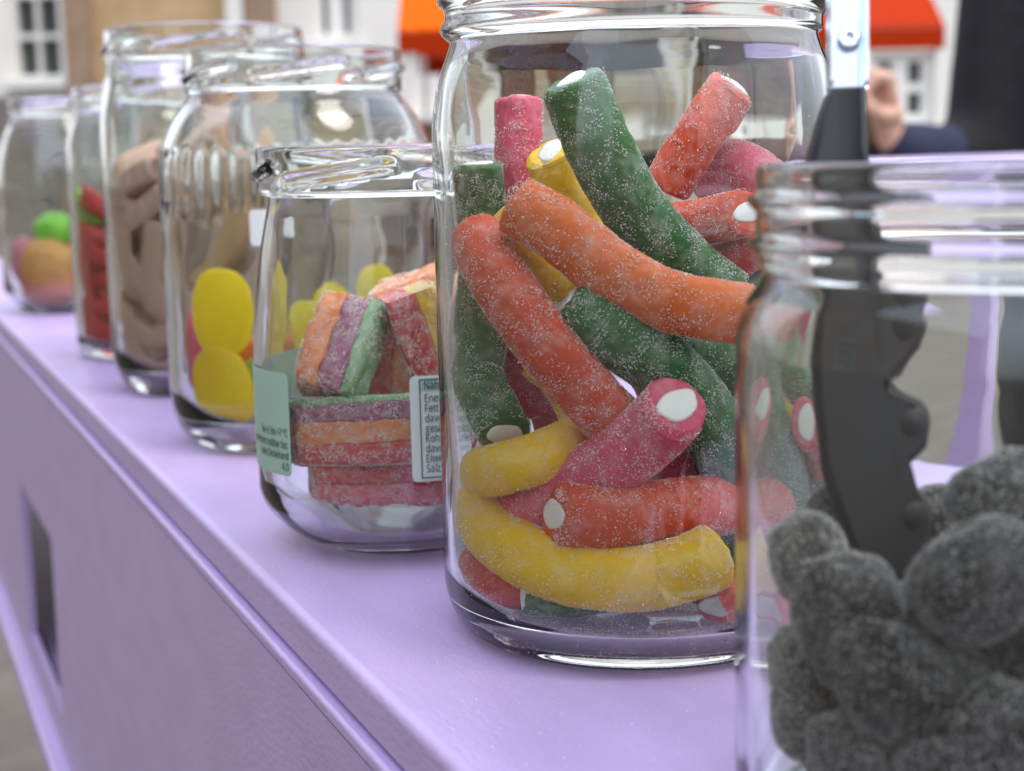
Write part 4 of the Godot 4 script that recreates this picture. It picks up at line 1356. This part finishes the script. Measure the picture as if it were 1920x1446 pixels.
func tongs(j: Dictionary) -> void:
	var dj := depth_of(j.at + Vector3(0, 0.1, 0))
	var o := thing("serving_tongs", "kitchen tongs with steel arms and black scalloped heads in the licorice jar", "tongs", at_depth(1660, 1130, dj - 0.02))
	var lean := deg_to_rad(22.0)
	var slope := dj / F * tan(lean)
	var nrm := cam_basis.z * cos(lean) + cam_basis.y * sin(lean)
	for arm in 2:
		var d0 := dj + 0.016 + arm * 0.013
		var off := -3.0 * arm
		# a picture point on the tongs' plane, h above it
		var P := func(x: float, y: float, h: float) -> Vector3: return at_depth(x + off, y, d0 + (300.0 - y) * slope * (1.0 if y < 300.0 else 0.25)) + (nrm if y < 300.0 else cam_basis.z) * h - o.position
		var slab := func(poly: Array, h0: float, h1: float) -> ArrayMesh:
			var v := PackedVector3Array()
			for h in [h0, h1]:
				for q in poly: v.append(P.call(q[0], q[1], h))
			return grid(v, 2, poly.size(), PackedColorArray(), true)
		var a := part("steel_arm", slab.call([[1553, -900], [1622, -900], [1625, 60], [1625, 168], [1618, 174], [1560, 174], [1553, 168], [1553, 60]], -0.0006, 0.0006), M.steel, o)
		for e in [[1553, 1560], [1617, 1624]]:
			part("flange", slab.call([[e[0], -900], [e[1], -900], [e[1], 166], [e[0], 166]], 0.0007, 0.0026), M.steel, a)
		var rv := PackedVector3Array()
		for h in [[23, 0.0006], [23, 0.0014], [18, 0.0020], [9, 0.0021], [8, 0.0014], [2, 0.0013]]:
			for k in 24: rv.append(P.call(1589 + h[0] * cos(TAU * k / 24), 80 + h[0] * sin(TAU * k / 24), h[1]))
		part("rivet", grid(rv, 6, 24, PackedColorArray(), true), M.steel, a)
		var head := [[1556, 172], [1622, 172], [1626, 290], [1640, 360], [1656, 480], [1664, 545], [1700, 570], [1722, 618], [1716, 664], [1690, 690], [1670, 704], [1668, 722], [1714, 744], [1740, 792], [1734, 838], [1706, 864], [1688, 880], [1690, 898], [1732, 926], [1750, 972], [1742, 1012], [1716, 1036], [1706, 1090], [1690, 1128], [1652, 1136], [1618, 1090], [1578, 1000], [1544, 880], [1530, 760], [1526, 600], [1512, 430], [1512, 310], [1530, 235], [1545, 190]]
		var n := head.size()
		var v := PackedVector3Array()
		for l in [[16, -0.0026], [5, -0.0022], [0, -0.0008], [0, 0.0008], [5, 0.0022], [16, 0.0026]]:
			for k in n:
				var nb := Vector2(head[(k + 1) % n][0] - head[(k + n - 1) % n][0], head[(k + 1) % n][1] - head[(k + n - 1) % n][1]).normalized()
				v.append(P.call(head[k][0] - nb.y * l[0], head[k][1] + nb.x * l[0], l[1]))
		var hd := part("head", grid(v, 6, n, PackedColorArray(), true), M.rubber, o)
		for c in [[1688, 626], [1702, 790], [1710, 964]]:
			var lobe := PackedVector3Array()
			for i in 13:
				for k in 20:
					var la := PI * i / 12.0
					lobe.append(P.call(c[0] + 40.0 * sin(la) * cos(TAU * k / 20), c[1] + 50.0 * sin(la) * sin(TAU * k / 20), 0.0031 * cos(la)))
			part("scallop", grid(lobe, 13, 20), M.rubber, hd)
	var top := at_depth(1588, -900, dj + 0.022 + 1200 * slope) - o.position
	part("hinge", box(top + Vector3(-0.005, -0.006, -0.014), top + Vector3(0.006, 0.008, 0.014), 0.002), M.steel, o)

func passer_by() -> void:
	M.skin = mat(Color(0.72, 0.43, 0.32), 0.5)
	M.coat = mottled(Color(0.005, 0.005, 0.007), Color(0.013, 0.013, 0.018), 0.02, 2.0, 0.85, 31)
	M.navy = mat(Color(0.022, 0.026, 0.065), 0.8)
	M.trousers = mat(Color(0.012, 0.012, 0.016), 0.85)
	M.shoe = mat(Color(0.02, 0.018, 0.016), 0.4)
	M.hair = mat(Color(0.05, 0.03, 0.02), 0.6)
	var Z := -2.8
	var base := Vector3(1.065, 0, Z)
	var o := thing("person", "person in a black coat with one hand raised at the waist", "person", base)
	var hand := at_depth(1664, 232, 2.62) - base
	var wrist := at_depth(1672, 262, 2.64) - base
	var cuff := at_depth(1712, 282, 2.66) - base
	var elbow := Vector3(-0.215, 0.90, 0.04)
	var sh := 1.40
	var body := [
		[Vector3(0, 0.98, 0), Vector3(0, 1.32, 0), 0.12, 0.13], [Vector3(-0.09, 1.36, 0), Vector3(0.09, 1.36, 0), 0.07, 0.07], [Vector3(0, 1.36, 0), Vector3(0, 1.50, 0), 0.055, 0.05],
		[Vector3(0, 1.58, 0.005), Vector3(0, 1.66, 0), 0.075, 0.088], [Vector3(-0.085, 1.60, 0.02), Vector3(-0.10, 1.585, 0.02), 0.012, 0.010],
		[Vector3(-0.16, sh - 0.03, 0), elbow, 0.045, 0.038], [elbow, wrist, 0.036, 0.026],
		[Vector3(0.17, sh - 0.03, 0), Vector3(0.24, 1.10, -0.02), 0.045, 0.038], [Vector3(0.24, 1.10, -0.02), Vector3(0.23, 0.86, 0.06), 0.036, 0.026], [Vector3(0.23, 0.86, 0.06), Vector3(0.22, 0.76, 0.08), 0.03, 0.026],
		[Vector3(-0.08, 0.95, 0), Vector3(-0.09, 0.50, 0.01), 0.08, 0.055], [Vector3(-0.09, 0.50, 0.01), Vector3(-0.09, 0.09, -0.01), 0.053, 0.036], [Vector3(0.08, 0.95, 0), Vector3(0.09, 0.50, 0.01), 0.08, 0.055], [Vector3(0.09, 0.50, 0.01), Vector3(0.09, 0.09, -0.01), 0.053, 0.036],
		[Vector3(-0.09, 0.05, 0), Vector3(-0.20, 0.035, 0.03), 0.035, 0.03], [Vector3(0.09, 0.05, 0), Vector3(-0.02, 0.035, 0.05), 0.035, 0.03]]
	# ears and the other hand's fingers
	for q in [-1, 1]: body.append([Vector3(0.01, 1.60, q * 0.085), Vector3(0.012, 1.62, q * 0.092), 0.014, 0.016])
	for k in 4: body.append([Vector3(0.215 + k * 0.004, 0.76, 0.06 + k * 0.016), Vector3(0.20, 0.68 + absf(k - 1.5) * 0.01, 0.07 + k * 0.015), 0.010, 0.008])
	body.append([Vector3(0.215, 0.80, 0.10), Vector3(0.19, 0.745, 0.125), 0.011, 0.009])
	part("body", nets(body, 0.014, 0.02), M.skin, o)
	# the raised hand: palm, four bent fingers and a thumb that meets the forefinger
	var up := Vector3(-0.12, 0.98, 0.1).normalized()
	var out := Vector3(-0.9, -0.1, 0.35).normalized()
	var side := up.cross(out).normalized()
	var palm := wrist + up * 0.045 + out * 0.006
	var hb := [[wrist, palm, 0.024, 0.026], [palm + side * 0.018, palm - side * 0.022, 0.018, 0.018]]
	for k in 4:
		var root := palm + up * 0.026 + side * (0.024 - k * 0.017)
		var l: float = [0.040, 0.045, 0.042, 0.034][k]
		var p1 := root + up * l * 0.9 + out * 0.006
		var p2 := p1 + (up * 0.25 + out * 0.95).normalized() * l * 0.62
		var p3 := p2 + (out * 0.6 - up * 0.7).normalized() * l * 0.45
		hb += [[root, p1, 0.010, 0.0092], [p1, p2, 0.0092, 0.0086], [p2, p3, 0.0086, 0.0078]]
	var t0 := palm + out * 0.018 + side * 0.018
	var t1 := t0 + (out * 0.75 + up * 0.45).normalized() * 0.034
	var t2 := t1 + (up * 0.95 + out * 0.2).normalized() * 0.028
	hb += [[palm, t0, 0.016, 0.013], [t0, t1, 0.012, 0.0105], [t1, t2, 0.0105, 0.0088]]
	part("hand", nets(hb, 0.0045, 0.008), M.skin, o)
	part("sleeve", nets([[elbow, cuff, 0.058, 0.046], [cuff, wrist.lerp(cuff, 0.45), 0.044, 0.036]], 0.01, 0.02), M.navy, o)
	var coat := [
		[Vector3(0, 0.70, 0), Vector3(0, 1.02, 0), 0.20, 0.165], [Vector3(0, 1.02, 0), Vector3(0, 1.34, 0), 0.165, 0.150], [Vector3(-0.10, 0.70, 0.14), Vector3(-0.06, 1.25, 0.13), 0.03, 0.02], [Vector3(-0.02, 0.70, 0.17), Vector3(0.01, 1.3, 0.14), 0.025, 0.02], [Vector3(0.08, 0.70, 0.15), Vector3(0.06, 1.3, 0.13), 0.03, 0.02], [Vector3(-0.17, 0.72, 0.06), Vector3(-0.12, 1.1, 0.08), 0.03, 0.02], [Vector3(-0.13, 1.38, 0), Vector3(0.13, 1.38, 0), 0.09, 0.09], [Vector3(0, 1.42, 0), Vector3(0, 1.48, 0), 0.085, 0.075],
		[Vector3(-0.155, sh - 0.02, 0), elbow, 0.074, 0.066], [elbow, elbow.lerp(cuff, 0.35), 0.066, 0.058], [Vector3(0.17, sh - 0.02, 0), Vector3(0.25, 1.10, -0.02), 0.074, 0.064], [Vector3(0.25, 1.10, -0.02), Vector3(0.235, 0.88, 0.055), 0.062, 0.050]]
	part("coat", nets(coat, 0.014, 0.03), M.coat, o)
	part("trousers", nets([[Vector3(-0.08, 0.92, 0), Vector3(-0.09, 0.50, 0.01), 0.105, 0.080], [Vector3(-0.09, 0.50, 0.01), Vector3(-0.09, 0.09, -0.01), 0.080, 0.066], [Vector3(0.08, 0.92, 0), Vector3(0.09, 0.50, 0.01), 0.105, 0.080], [Vector3(0.09, 0.50, 0.01), Vector3(0.09, 0.09, -0.01), 0.080, 0.066]], 0.018, 0.03), M.trousers, o)
	for q in [[Vector3(-0.08, 0.05, 0), Vector3(-0.22, 0.04, 0.03)], [Vector3(0.10, 0.05, 0), Vector3(-0.04, 0.04, 0.05)]]:
		part("shoe", nets([[q[0], q[1], 0.05, 0.04]], 0.012, 0.01), M.shoe, o)
	part("hair", nets([[Vector3(0.03, 1.66, 0), Vector3(0.05, 1.60, 0), 0.092, 0.08], [Vector3(-0.03, 1.70, 0), Vector3(0.03, 1.70, 0), 0.06, 0.07]], 0.014, 0.03), M.hair, o)
